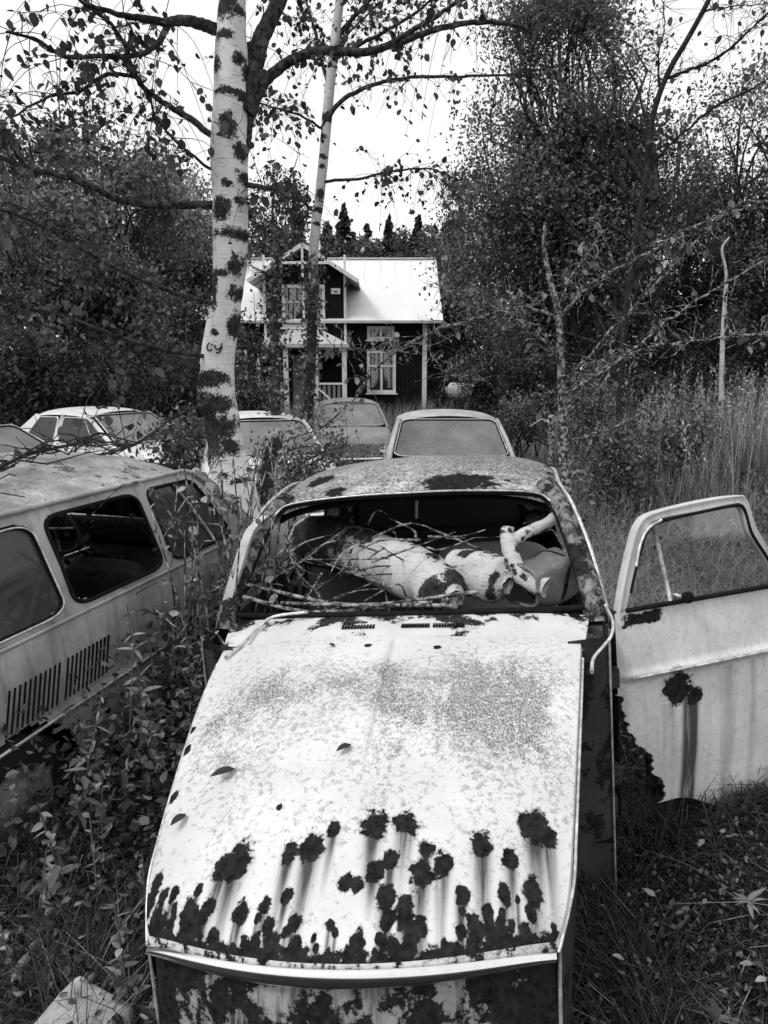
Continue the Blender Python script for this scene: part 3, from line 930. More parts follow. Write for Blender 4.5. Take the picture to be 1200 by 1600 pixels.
loops2 = [round_rect(np.array([(a, b, 0) for a, b in w]), .16)[:, :2] for w in WIN]
Yw, Zw = np.meshgrid(np.linspace(.0, 4.15, 330), np.linspace(.20, 1.40, 100), indexing='ij')
top_lim = np.interp(Yw, [0, .06, .16, .30, 2.30, 2.48, 2.88, 3.0, 3.6, 4.0, 4.15], [.8, .95, 1.15, 1.39, 1.40, 1.34, .99, .955, .92, .84, .72])
arch = (np.hypot(Yw - .80, (Zw - .30)) < .33) | (np.hypot(Yw - 3.2, (Zw - .30)) < .33)
for s in (1, -1):
    keep = np.ones(Yw.shape, bool)
    for lp in loops2:
        keep &= ~inside(lp, Yw, Zw)
    keep &= (Zw <= top_lim) & ~arch
    swage = .010 * np.exp(-((Zw - .60) / .012) ** 2) - .012 * np.exp(-((Yw - 2.3) / .12) ** 2 - ((Zw - .75) / .08) ** 2) - .01 * np.exp(-((Yw - 1.5) / .2) ** 2 - ((Zw - .80) / .06) ** 2)
    pts = np.stack([s * (wx(Zw) * wtaper(Yw) + swage), Yw, Zw], -1)
    ws = .25 * sstep(.93, .75, Zw) * (.5 + .5 * np.sin(Yw * 9))
    side = MB().grid(pts, keep=keep[:-1, :-1], flip=(s < 0), streak=ws).build('flank', MAT['wagon'], wagon)
    for i, lp in enumerate(loops2):
        pl = np.stack([s * (wx(lp[:, 1]) + .004), lp[:, 0], lp[:, 1]], -1)
        MB().tube(pl, .009, 8, closed=True).build('window_frame', MAT['rubber'], side)
        if i == 0:
            MB().tube(pl * [1.012, 1, 1], .0045, 6, closed=True).build('window_trim', MAT['alu'], side)
        if not (i == 1 and s > 0):                                      # the middle pane on this side is smashed
            fan(MB(), pl * [.99, 1, 1], flip=(s < 0)).build('window_glass', MAT['glassdirty'], side)
    q = np.array([(2.40, .985), (2.34, 1.08), (2.25, 1.22), (2.17, 1.345)])
    MB().tube(np.stack([s * (wx(q[:, 1]) + .006), q[:, 0], q[:, 1]], -1), .008, 6).build('quarterlight_bar', MAT['alu'], side)
    g = np.interp(np.linspace(.25, 2.9, 60), [.25, 2.3, 2.5, 2.9], [1.395, 1.405, 1.35, 1.0])
    gy_ = np.linspace(.25, 2.9, 60)
    MB().tube(np.stack([s * (wx(np.minimum(g, 1.39)) + .016), gy_, g], -1), .011, 6).build('rain_gutter', MAT['wagon'], wagon)
    MB().tube(np.stack([s * (wx(.965) + .010) * np.ones(40), np.linspace(.15, 3.0, 40), np.full(40, .955)], -1), .009, 6).build('belt_moulding', MAT['wagon'], wagon)
    MB().tube(np.stack([s * (wx(.60) + .014) * wtaper(np.linspace(.1, 3.9, 60)), np.linspace(.1, 3.9, 60), np.full(60, .60)], -1), .007, 6).build('side_trim', MAT['alu'], wagon)
    # door shut lines
    for y0, y1 in ((1.90, 1.88), (2.72, 2.80)):
        zz = np.linspace(.30, .95, 16)
        MB().tube(np.stack([s * (wx(zz) + .0005), np.linspace(y1, y0, 16), zz], -1), .005, 5).build('shut_line', MAT['rubber'], side)
    MB().tube(np.array([(s * .80, 2.0, .86), (s * .835, 2.02, .865), (s * .835, 2.12, .868), (s * .80, 2.14, .866)]), .009, 6).build('door_handle', MAT['chrome'], side)
    # cooling louvres in the rear flank
    if s > 0:
        for grp, (ya, yb) in enumerate(((.46, .72), (.77, 1.03), (1.08, 1.34))):
            for y in np.linspace(ya, yb, 11):
                zz = np.linspace(.645, .805, 6)
                MB().tube(np.stack([wx(zz) + .002, y + (zz - .73) * .25, zz], -1), .0055, 6, flat=(1, .6)).build('louvre_slot', MAT['black'], side)
Uw, Vw = np.meshgrid(np.linspace(-1, 1, 90), np.linspace(0, 1, 110), indexing='ij')
y = .20 + 2.20 * Vw + .06 * (1 - Uw ** 2) * (2 * Vw - 1)
wroof = np.stack([Uw * (.625 - .02 * np.abs(2 * Vw - 1) ** 3), y, 1.405 + .075 * (1 - Uw ** 2) * (1 - .5 * np.abs(2 * Vw - 1) ** 4) + .022 * (1 - np.abs(Uw) ** 6) - .05 * np.abs(2 * Vw - 1) ** 10
                  + .006 * np.cos(Uw * 14) * (np.abs(Uw) < .7)], -1)
MB().grid(wroof, flip=True, lichen=.55, crust=.22, rust=.16 * sstep(.2, .7, Uw)).build('roof', MAT['wagonroof'], wagon)
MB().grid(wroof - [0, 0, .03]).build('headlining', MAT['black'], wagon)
wsq = np.array([(-.60, 2.42, 1.40), (.60, 2.42, 1.40), (.74, 2.92, .99), (-.74, 2.92, .99)])
wl_ = round_rect(wsq, .12)
fan(MB(), wl_).build('windscreen', MAT['glass'], wagon)
MB().tube(wl_, .02, 8, closed=True).build('windscreen_gasket', MAT['rubber'], wagon)
for s in (-1, 1):
    MB().tube([(s * .755, 2.90, .97), (s * .70, 2.66, 1.18), (s * .635, 2.42, 1.38)], .032, 8).build('windscreen_pillar', MAT['wagon'], wagon)
hb = np.array([[(u * (.76 - .09 * k ** 2), 2.93 + 1.20 * k, .965 - .02 * u * u - .10 * k - .16 * k ** 5) for u in np.linspace(-1, 1, 40)] for k in np.linspace(0, 1, 40)])
MB().grid(hb).build('hood', MAT['wagon'], wagon)
nose = np.array([[(u * (.69 - .03 * k), 4.13 + .04 * math.sin(3 * k), .71 - .45 * k) for u in np.linspace(-1, 1, 20)] for k in np.linspace(0, 1, 10)])
MB().grid(nose).build('nose_panel', MAT['wagon'], wagon)
tailg = np.array([[(u * (.60 + .14 * min(1, k * 1.5)), .22 - .22 * min(1, k * 1.6), 1.39 - 1.1 * k) for u in np.linspace(-1, 1, 20)] for k in np.linspace(0, 1, 16)])
MB().grid(tailg, flip=True).build('tailgate', MAT['wagon'], wagon)
MB().grid(np.array([[(x, yy, .30 + (.28 if yy < 1.15 else 0)) for x in np.linspace(-.74, .74, 8)] for yy in np.linspace(.1, 2.95, 24)])).build('floor_pan', MAT['black'], wagon)
cushion(MB(), (-.36, 2.0, .68), (.50, .14, .56), math.radians(12)).build('seat_backrest', MAT['seatdark'], wagon)
cushion(MB(), (.36, 2.0, .68), (.50, .14, .56), math.radians(12)).build('seat_backrest', MAT['seatdark'], wagon)
cushion(MB(), (0, 1.22, .64), (1.25, .14, .50), math.radians(12)).build('rear_backrest', MAT['seatdark'], wagon)
MB().grid(np.array([[(x, 2.66 + .14 * math.sin(a), .92 + .07 * math.cos(a)) for x in np.linspace(-.70, .70, 12)] for a in np.linspace(-2.8, .6, 10)])).build('dashboard', MAT['black'], wagon)
th = np.linspace(0, 2 * np.pi, 40, endpoint=False)
swr = np.stack([-.36 + .19 * np.cos(th), 2.42 - .08 * np.sin(th), .98 + .17 * np.sin(th)], -1)
sw = MB().tube(swr, .012, 8, closed=True).build('steering_wheel', MAT['seat'], wagon)
mb = MB()
for a in (0.1, math.pi - .1, -math.pi / 2):
    mb.tube([(-.36, 2.45, .97), (-.36 + .19 * math.cos(a), 2.42 - .08 * math.sin(a), .98 + .17 * math.sin(a))], .008, 6)
mb.build('spokes', MAT['alu'], sw)


def make_wheel(parent, c, r=.30, w=.15):
    th = np.linspace(0, 2 * np.pi, 32, endpoint=False)
    prof = [(-.5, .62), (-.5, .86), (-.40, .97), (0, 1.0), (.40, .97), (.5, .86), (.5, .62)]
    pts = np.array([[(c[0] + a * w, c[1] + r * b * math.cos(t), c[2] + r * b * math.sin(t)) for t in th] for a, b in prof])
    o = MB().grid(pts, closed=True).build('wheel', MAT['tyre'], parent)
    s = 1 if c[0] > 0 else -1
    prof = [(.44, .64), (.36, .60), (.30, .50), (.34, .30), (.42, .22), (.44, .001)]
    pts = np.array([[(c[0] + s * a * w, c[1] + r * b * math.cos(t), c[2] + r * b * math.sin(t)) for t in th] for a, b in prof])
    MB().grid(pts, closed=True).build('rim', MAT['alu'], o)
    return o


for s in (-1, 1):
    make_wheel(wagon, (s * .70, .80, .30)); make_wheel(wagon, (s * .70, 3.2, .30))
    MB().tube(np.array([(s * .55, 4.12, .62), (s * .55, 4.185, .62)]), [.09, .085], 20).build('headlight', MAT['lens'], wagon)
MB().tube(spline([(-.76, .05, .42), (-.6, -.06, .42), (0, -.09, .42), (.6, -.06, .42), (.76, .05, .42)], 30), .045, 8, flat=(.5, 1)).build('bumper', MAT['chrome'], wagon)
MB().tube(spline([(-.74, 4.08, .40), (-.6, 4.2, .40), (0, 4.25, .40), (.6, 4.2, .40), (.74, 4.08, .40)], 30), .045, 8, flat=(.5, 1)).build('bumper', MAT['chrome'], wagon)


# ------------------------------------------------------------------ the other wrecks behind
def saloon(label, loc, heading, paint, H=1.42, wsglass='glassmilk', sideglass='glassdirty', roofw=.58, boot=True, tilt=(0, 0), gasket='rubber', trim='alu'):
    """y points to the nose; heading = world angle of the nose from +x"""
    car = thing('abandoned_car', label, 'car', loc, (math.radians(tilt[0]), math.radians(tilt[1]), heading - math.pi / 2))
    zb = .93
    if boot:
        stn = [(-2.1, .58, .45, .74), (-2.02, .72, .36, .84), (-1.5, .78, .28, .92), (-1.40, .785, .28, zb)]
    else:
        stn = [(-1.78, .60, .45, .84), (-1.72, .74, .36, .90), (-1.45, .78, .28, .93), (-1.40, .785, .28, zb)]
    stn += [(-.6, .80, .28, zb + .01), (.3, .80, .28, zb + .01), (.95, .795, .28, zb), (1.1, .79, .28, zb - .01), (1.6, .765, .28, .87), (1.98, .70, .33, .79), (2.1, .58, .45, .68)]
    ys = np.concatenate([np.linspace(stn[i][0], stn[i + 1][0], 6, endpoint=False) for i in range(len(stn) - 1)] + [[stn[-1][0]]])
    a = np.array(stn)
    fn = lambda k: np.interp(ys, a[:, 0], a[:, k])
    hw, zl, zt = fn(1), fn(2), fn(3)
    sec = np.stack([np.stack([hw * .88, ys, zl], -1), np.stack([hw * .97, ys, zl + .10], -1), np.stack([hw, ys, zl + (zt - zl) * .45], -1),
                    np.stack([hw * .985, ys, zt - .10], -1), np.stack([hw * .96, ys, zt - .03], -1), np.stack([hw * .90, ys, zt], -1),
                    np.stack([hw * .6, ys, zt + .022], -1), np.stack([hw * 0, ys, zt + .03], -1)], 1)
    full = np.concatenate([sec, (sec * [-1, 1, 1])[:, ::-1][:, 1:]], 1)
    keep = np.ones((full.shape[0] - 1, full.shape[1] - 1), bool)
    mid = (ys[:-1] >= -1.41) & (ys[:-1] < .94)
    keep[np.ix_(mid, range(5, 9))] = False
    bm_ = MB().grid(full, keep=keep)
    for kk, f in ((0, True), (-1, False)):
        fan(bm_, full[kk], flip=f)
    body = bm_.build('body', paint, car)
    MB().grid(np.array([[(x, yy, .34) for x in (-.7, 0, .7)] for yy in np.linspace(-1.35, .95, 6)])).build('floor_pan', MAT['black'], car)
    yr, yf = -.80, .33
    if not boot:
        yr = -1.15
    yb = -1.42 if boot else -1.62
    zr = H - .055
    Uq, Vq = np.meshgrid(np.linspace(-1, 1, 36), np.linspace(0, 1, 40), indexing='ij')
    rp = np.stack([Uq * (roofw + .03 * np.sin(np.pi * Vq)), yr + (yf - yr) * Vq + .05 * (1 - Uq ** 2) * (2 * Vq - 1), zr + .055 * (1 - Uq ** 2) - .04 * np.abs(Uq) ** 6 + .03 * np.sin(np.pi * Vq) - .02 * np.abs(2 * Vq - 1) ** 6], -1)
    MB().grid(rp, flip=True, lichen=.2).build('roof', paint, car)
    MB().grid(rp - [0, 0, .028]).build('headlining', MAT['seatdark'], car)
    w4 = np.array([(-roofw + .03, yf + .015, zr - .012), (roofw - .03, yf + .015, zr - .012), (.675, .94, zb + .03), (-.675, .94, zb + .03)])
    lp = round_rect(w4, .13)
    lp[:, 1] += .06 * (1 - (lp[:, 0] / .7) ** 2)
    scr = fan(MB(), lp).build('windscreen', MAT[wsglass], car)
    MB().tube(lp, .017, 8, closed=True).build('gasket', MAT[gasket], scr)
    MB().tube(lp + [0, .012, .012], .006, 5, closed=True).build('gasket_trim', MAT[trim], scr)
    r4 = np.array([(roofw - .04, yr - .015, zr - .012), (-roofw + .04, yr - .015, zr - .012), (-.64, yb + .05, zb + .03), (.64, yb + .05, zb + .03)])
    lp = round_rect(r4, .15)
    rear = fan(MB(), lp).build('rear_window', MAT['glassdirty'], car)
    MB().tube(lp, .017, 8, closed=True).build('gasket', MAT[gasket], rear)
    for s in (-1, 1):
        A0, A1 = np.array([s * .725, .96, zb - .02]), np.array([s * (roofw + .0), yf - .02, zr - .02])
        MB().tube([A0, (A0 + A1) / 2 + [s * .01, 0, .01], A1], .033, 8).build('windscreen_pillar', paint, car)
        MB().tube([(s * .745, -.22, zb - .02), (s * .69, -.20, (zb + zr) / 2), (s * (roofw + .015), -.18, zr - .02)], .030, 8, flat=(.5, 1.3)).build('side_pillar', paint, car)
        g = []
        for k in np.linspace(0, 1, 10):
            p0 = np.array([s * (roofw + .01 + (.735 - roofw) * k), yr + .16 + (yb + .48 - yr - .16) * k * .9, zr - .015 + (zb - zr) * k])
            p1 = np.array([s * (roofw - .03 + (.68 - roofw + .03) * k), yr - .01 + (yb + .02 - yr) * k, zr - .005 + (zb - zr) * k])
            g.append([p0, (p0 + p1) / 2 + [s * .02, -.01, 0], p1])
        MB().grid(np.array(g), flip=(s > 0)).build('rear_pillar', paint, car)
        sy0 = yb + .48
        for q4, nm in (([(.90, zb + .015), (.36, zr - .05), (-.14, zr - .045), (-.18, zb + .015)], 'f'), ([(-.27, zb + .015), (-.25, zr - .045), (yr + .16, zr - .05), (sy0, zb + .015)], 'r')):
            l2 = round_rect(np.array([(b, c, 0) for b, c in q4]), .12)[:, :2]
            fz = (l2[:, 1] - zb) / (zr - zb)
            l3 = np.stack([s * (.742 + (roofw + .018 - .742) * fz), l2[:, 0], l2[:, 1]], -1)
            w = fan(MB(), l3, flip=(s < 0)).build('side_window', MAT[sideglass], car)
            MB().tube(l3, .013, 6, closed=True).build('window_frame', MAT[trim], w)
            if nm == 'f':
                MB().tube([(s * .735, .56, zb + .02), (s * .60 if roofw < .5 else s * (roofw + .05), .30, zr - .08)], .009, 6).build('quarterlight_bar', MAT['hwhite'], w)
        MB().tube(np.array([(s * .78, 1.0, zb), (s * .80, -.2, zb), (s * .785, -1.3, zb - .01)]), .008, 5).build('belt_moulding', MAT['alu'], car)
        for yw in (1.30, -1.2):
            make_wheel(car, (s * .735, yw, .29), .29, .16)
        MB().tube(np.array([(s * .52, 2.0, .63), (s * .52, 2.11, .63)]), [.095, .09], 18).build('headlight', MAT['lens'], car)
        MB().tube([(s * .5, .93, zb + .02), (s * .2, .80, zb + .10), (s * .02, .76, zb + .13)], .005, 5).build('wiper', MAT['rubber'], car)
        cushion(MB(), (s * .36, -.05, .72), (.50, .13, .58), math.radians(10), 4, 12).build('seat_backrest', MAT['seat'], car)
    cushion(MB(), (0, -1.0, .70), (1.2, .14, .52), math.radians(14), 4, 12).build('rear_backrest', MAT['seat'], car)
    MB().tube(spline([(-.74, 1.95, .42), (-.6, 2.14, .42), (0, 2.2, .42), (.6, 2.14, .42), (.74, 1.95, .42)], 24), .045, 8, flat=(.5, 1)).build('bumper', MAT['chrome'], car)
    th = np.linspace(0, 2 * np.pi, 28, endpoint=False)
    sw = np.stack([-.33 + .18 * np.cos(th), .50 + .06 * np.sin(th), .92 + .16 * np.sin(th)], -1)
    MB().tube(sw, .010, 6, closed=True).build('steering_wheel', MAT['rubber'], car)
    MB().box((0, .78, .86), (1.3, .25, .12)).build('dashboard', MAT['seatdark'], car, bevel=.03)
    return car


DEG = math.radians
saloon('grey saloon with dull windscreen facing the rust-eaten roof, nearest the house corner post', (.80, 8.95, gz(.8, 9) - .17), DEG(-90 - 1), MAT['palecar'], H=1.42, wsglass='screen', roofw=.60, trim='alu', gasket='rubber')
saloon('white saloon with big windscreen beyond the estate car, front in the brambles', (-4.25, 10.6, float(gz(-4.3, 10.6)) - .14), DEG(-26), MAT['whitecar'], H=1.42, wsglass='glassmilk', gasket='rubber')
saloon('white car whose milky side windows show just above the estate roof', (-4.75, 7.55, -.10), DEG(-10), MAT['whitecar'], H=1.40, sideglass='glassmilk', boot=False, tilt=(0, 0))  # pale panes put the sky's reflection into the glass colour
saloon('white car sunk in brambles behind the foot of the big birch', (-1.72, 9.3, gz(-1.7, 9.3) - .16), DEG(-72), MAT['whitecar'], H=1.40)
saloon('small grey hatchback parked beyond the grey saloon, facing the birch', (-.75, 15.0, gz(-1, 15) - .30), DEG(-84), MAT['darkcar'], H=1.45, boot=False)

# ------------------------------------------------------------------ the house
HY = 26.5
hz = lambda py: float(P(600, py, HY)[2])
hx = lambda px, py=560: float(P(px, py, HY)[0])
house = thing('wooden_house', 'dark board house with white trim, bright sheet roof, gable and porch', 'house', (hx(480), HY, float(gz(hx(480), HY))))
HX0, HZ0 = hx(480), float(gz(hx(480), HY))
xw, xl = hx(663) - HX0, -(hx(663) - HX0)                       # half width of the wall
ze, zr = hz(503) - HZ0 + .30, float(P(600, 405, HY + 3.4)[2]) - HZ0   # eave and ridge heights
DEP = 6.8


def part(mb, name, mat, parent=house, smooth=False, bevel=None):
    return mb.build(name, MAT[mat], parent, smooth, bevel)


part(MB().box((0, DEP / 2, ze / 2), (2 * xw, DEP, ze)), 'wall', 'hwall')
cl = MB()
for x in np.arange(-xw + .09, xw, .155):
    cl.box((x, -.012, ze / 2), (.05, .022, ze - .02))
o = part(cl, 'cover_strips', 'hwall'); o['kind'] = 'stuff'
for s in (-1, 1):
    part(MB().box((s * (xw + .01), -.03, ze / 2), (.17, .07, ze)), 'corner_board', 'hwhite', bevel=.008)
    gab = np.array([(s * xw, 0, ze), (s * xw, DEP, ze), (s * xw, DEP / 2, zr - .15)])
    part(MB().add(np.concatenate([gab, gab - [s * .05, 0, 0]]), tris=[[0, 1, 2], [3, 5, 4]]), 'gable_end', 'hwall')
rw_ = hx(690) - HX0
sl = math.atan2(zr - ze, DEP / 2)
for s, nm in ((1, 'front'), (-1, 'back')):
    y0 = -.45 if s > 0 else DEP + .45
    z0 = ze - .45 * math.tan(sl) + .05
    ym = DEP / 2
    rf = part(MB().add([(-rw_, y0, z0), (rw_, y0, z0), (rw_ - .02, ym, zr), (-rw_ + .02, ym, zr), (-rw_, y0, z0 - .09), (rw_, y0, z0 - .09), (rw_ - .02, ym, zr - .1), (-rw_ + .02, ym, zr - .1)],
                       [[0, 1, 2, 3], [4, 7, 6, 5], [0, 4, 5, 1], [1, 5, 6, 2], [3, 2, 6, 7], [0, 3, 7, 4]]), 'roof', 'hroof')
    if s > 0:
        sm = MB()
        for x in np.arange(-rw_ + .3, rw_, .62):
            L = math.hypot(ym - y0, zr - z0)
            sm.box((x, (y0 + ym) / 2, (z0 + zr) / 2 + .006), (.02, L * .99, .012), (sl, 0, 0))
        sm.build('roof_seams', MAT['hroof'], rf, False)
        part(MB().box((0, y0 - .04, z0 - .06), (2 * rw_, .09, .09)), 'gutter', 'hgrey', rf)
part(MB().box((0, DEP / 2, zr + .02), (2 * rw_ - .05, .22, .06)), 'ridge_cap', 'hgrey')
# front gable
gw = hx(541) - HX0
gzk = hz(437) - HZ0                      # eave of the gable
gpk = hz(387) - HZ0                      # its peak
gy0 = -.35
part(MB().add([(-gw, gy0, .3), (gw, gy0, .3), (gw, gy0, gzk + .12), (0, gy0, gpk - .12), (-gw, gy0, gzk + .12), (-gw, 3.0, .3), (gw, 3.0, .3), (gw, 3.0, gzk + .12), (0, 3.0, gpk - .12), (-gw, 3.0, gzk + .12)],
              [[0, 5, 9, 4], [1, 2, 7, 6]], [[0, 1, 2], [0, 2, 4], [4, 2, 3]]), 'gable_wall', 'hwall')
cl = MB()
for x in np.arange(-gw + .1, gw, .155):
    h = gzk + .1 + (gpk - gzk - .3) * (1 - abs(x) / gw)
    cl.box((x, gy0 - .012, (h + .4) / 2), (.05, .022, h - .4))
o = part(cl, 'cover_strips', 'hwall'); o['kind'] = 'stuff'
ov = hx(562) - HX0
for s in (-1, 1):
    a, b = np.array([s * ov, 0, gzk - .10]), np.array([0, 0, gpk + .02])
    r = MB()
    f0, f1 = gy0 - .55, 3.3
    r.add([(a[0], f0, a[2]), (b[0], f0, b[2]), (b[0], f1, b[2]), (a[0], f1, a[2]), (a[0], f0, a[2] - .09), (b[0], f0, b[2] - .09), (b[0], f1, b[2] - .09), (a[0], f1, a[2] - .09)],
          [[0, 1, 2, 3], [4, 7, 6, 5], [0, 4, 5, 1], [0, 3, 7, 4], [1, 5, 6, 2], [3, 2, 6, 7]])
    rr_ = part(r, 'gable_roof', 'hgrey')
    d = (b - a)
    ang = math.atan2(d[2], d[0])
    part(MB().box(((a[0] + b[0]) / 2, f0 - .03, (a[2] + b[2]) / 2 - .07), (np.linalg.norm(d), .05, .13), (0, -ang, 0)), 'barge_board', 'hwhite')
    part(MB().box((s * gw, gy0 - .04, (gzk + 1.4) / 2 + .75), (.09, .06, gzk - 1.3)), 'corner_board', 'hwhite')
part(MB().box((0, gy0 - .56, gpk - .62), (.08, .06, 1.05)), 'king_post', 'hwhite')
part(MB().box((0, gy0 - .58, gpk - .66), (1.9, .06, .09)), 'tie_beam', 'hwhite')
part(MB().box((.28, gy0 - .05, gpk - 1.2), (.09, .05, .75)), 'gable_strut', 'hwhite')


def window(cx, zc, w, h, cols, rowat, yy):
    """casement: frame > pane, muntin, curtain"""
    f = MB()
    t = .11
    for s in (-1, 1):
        f.box((cx + s * (w - t) / 2, yy - .05, zc), (t, .07, h))
        f.box((cx, yy - .05, zc + s * (h - t) / 2), (w - 2 * t - .004, .068, t))
    win = part(f, 'window', 'hwhite')
    MB().box((cx, yy - .09, zc - h / 2 - .03), (w + .12, .14, .05)).build('sill', MAT['hwhite'], win, False)
    MB().box((cx, yy - .002, zc), (w - t, .006, h - t)).build('dark_room', MAT['hdark'], win, False)  # thin black panel in place of the unlit room behind
    iw, ih = w - 2 * t, h - 2 * t
    for c in range(cols):
        x = cx - iw / 2 + iw * (c + .5) / cols
        fan(MB(), np.array([(x - iw / cols / 2, yy - .04, zc - ih / 2), (x + iw / cols / 2, yy - .04, zc - ih / 2), (x + iw / cols / 2, yy - .04, zc + ih / 2), (x - iw / cols / 2, yy - .04, zc + ih / 2)])).build('pane', MAT['houseglass'], win, False)
        cu = []
        for k in np.linspace(0, 1, 14):
            half = iw / cols * .48
            spread = 1 if k < .35 else 1 - .55 * (k - .35) / .65
            side = -1 if c < cols / 2 else 1
            x0 = x + side * half
            cu.append([(x0 - side * 2 * half * spread * m, yy - .02 + .012 * math.sin(40 * m * half), zc + ih / 2 - ih * .93 * k) for m in np.linspace(0, 1, 16)])
        MB().grid(np.array(cu)).build('curtain', MAT['curtain'], win)
        if c:
            MB().box((cx - iw / 2 + iw * c / cols, yy - .06, zc), (.09, .05, ih)).build('muntin', MAT['hwhite'], win, False)
    if rowat:
        MB().box((cx, yy - .058, zc + ih / 2 - ih * rowat), (iw - .004, .046, .06)).build('transom', MAT['hwhite'], win, False)
    return win


wz = lambda a, b: ((hz(a) + hz(b)) / 2 - HZ0, hz(a) - hz(b))
c_, h_ = wz(447, 513)
window(hx(478) - HX0, c_, hx(511) - hx(446), h_, 2, .38, gy0)
c_, h_ = wz(510, 531)
window(hx(595) - HX0, c_, hx(616) - hx(574), h_, 2, None, 0)
window(-(hx(595) - HX0), c_, hx(616) - hx(574), h_, 2, None, 0)
c_, h_ = wz(547, 614)
window(hx(596) - HX0, c_, hx(618) - hx(573), h_, 2, .35, 0)
window(-(hx(596) - HX0), c_, hx(618) - hx(573), h_, 2, .35, 0)
pl = part(MB().box((hx(527) - HX0, gy0 - .06, hz(457) - HZ0), (.33, .03, .2)), 'wall_plate', 'hwhite')
MB().box((hx(527) - HX0, gy0 - .08, hz(457) - HZ0 - .02), (.13, .012, .05)).build('plate_mark', MAT['hdark'], pl, False)
# porch
pw, py0 = hx(549) - HX0, gy0 - 1.5
pz = hz(541) - HZ0
pk = hz(516) - HZ0
porch = part(MB().add([(-pw, py0 - .2, pz), (pw, py0 - .2, pz), (pw, gy0, pz), (-pw, gy0, pz), (-pw * .35, gy0 - .1, pk), (pw * .35, gy0 - .1, pk), (-pw, py0 - .2, pz - .12), (pw, py0 - .2, pz - .12), (pw, gy0, pz - .12), (-pw, gy0, pz - .12)],
                      [[0, 1, 5, 4], [0, 6, 7, 1], [6, 9, 8, 7], [1, 7, 8, 2], [0, 3, 9, 6]], [[1, 2, 5], [0, 4, 3]]), 'porch_roof', 'hgrey')
for x in (-pw + .15, -pw * .33, pw * .30, pw - .16):
    MB().box((x, py0, pz / 2), (.16, .16, pz - .13)).build('porch_post', MAT['hwhite'], porch, False)
for x0, x1 in ((-pw + .2, -pw * .36), (pw * .34, pw - .24)):
    for x in np.arange(x0 + .05, x1, .17):
        MB().box((x, py0, .62), (.10, .04, 1.0)).build('porch_board', MAT['porchboard'], porch, False)
    MB().box(((x0 + x1) / 2, py0, 1.16), (x1 - x0 + .1, .10, .07)).build('porch_rail', MAT['hwhite'], porch, False)
    MB().box(((x0 + x1) / 2, py0 - .05, .62), (math.hypot(x1 - x0, .9), .04, .07), (0, .75 if x0 > 0 else -.75, 0)).build('porch_brace', MAT['hwhite'], porch, False)
MB().box((0, py0 / 2 + gy0 / 2, .08), (2 * pw - .1, 1.55, .16)).build('porch_floor', MAT['porchboard'], porch, False)
MB().box((0, gy0 - .04, 1.1), (1.0, .06, 2.1)).build('door', MAT['porchboard'], porch, False)

# ------------------------------------------------------------------ foliage helpers
def leaf_quads(mb, c, size, up=.35, aspect=.62, r=rng, droop=0.0, tone=0.0, fine=False):
    """one kite-shaped leaf at every centre"""
    n = len(c)
    a = r.normal(size=(n, 3)); a[:, 2] -= droop
    a /= np.linalg.norm(a, axis=1)[:, None]
    b = r.normal(size=(n, 3)); b[:, 2] *= up
    b -= a * (a * b).sum(1)[:, None]; b /= np.linalg.norm(b, axis=1)[:, None] + 1e-9
    s = (np.asarray(size) * r.uniform(.6, 1.3, n))[:, None]
    if fine:                                      # pointed ellipse, folded along the midrib
        u = np.cross(a, b) * s * .12
        v = np.stack([c - a * s * .5, c + b * s * aspect * .48 - a * s * .2 + u, c + b * s * aspect * .36 + a * s * .2 + u, c + a * s * .5, c - b * s * aspect * .36 + a * s * .2 + u, c - b * s * aspect * .48 - a * s * .2 + u], 1)
        i = np.arange(n)[:, None] * 6
        q = np.concatenate([i + [0, 1, 2, 3], i + [0, 3, 4, 5]])
        return mb.add(v.reshape(-1, 3), q, tone=np.repeat(np.broadcast_to(tone, (n,)), 6))
    v = np.stack([c - a * s * .5, c + b * s * aspect * .5 - a * s * .05, c + a * s * .5, c - b * s * aspect * .5 - a * s * .05], 1)
    return mb.add(v.reshape(-1, 3), np.arange(4 * n).reshape(n, 4), tone=np.repeat(np.broadcast_to(tone, (n,)), 4))


def clumps(center, rad, n, r=rng, hollow=.35, flat=1.0):
    """points through an ellipsoid, more of them near the skin"""
    d = r.normal(size=(n, 3)); d /= np.linalg.norm(d, axis=1)[:, None]
    k = hollow + (1 - hollow) * r.uniform(0, 1, n) ** .6
    return np.asarray(center) + d * k[:, None] * np.asarray(rad)


def limb_path(a, b, r, sag=.15, n=9):
    a, b = np.asarray(a, float), np.asarray(b, float)
    L = np.linalg.norm(b - a)
    m1 = a + (b - a) * .33 + r.normal(0, .07 * L, 3) + [0, 0, sag * L * .5]
    m2 = a + (b - a) * .68 + r.normal(0, .07 * L, 3) + [0, 0, sag * L * .3]
    return spline([a, m1, m2, b], n)


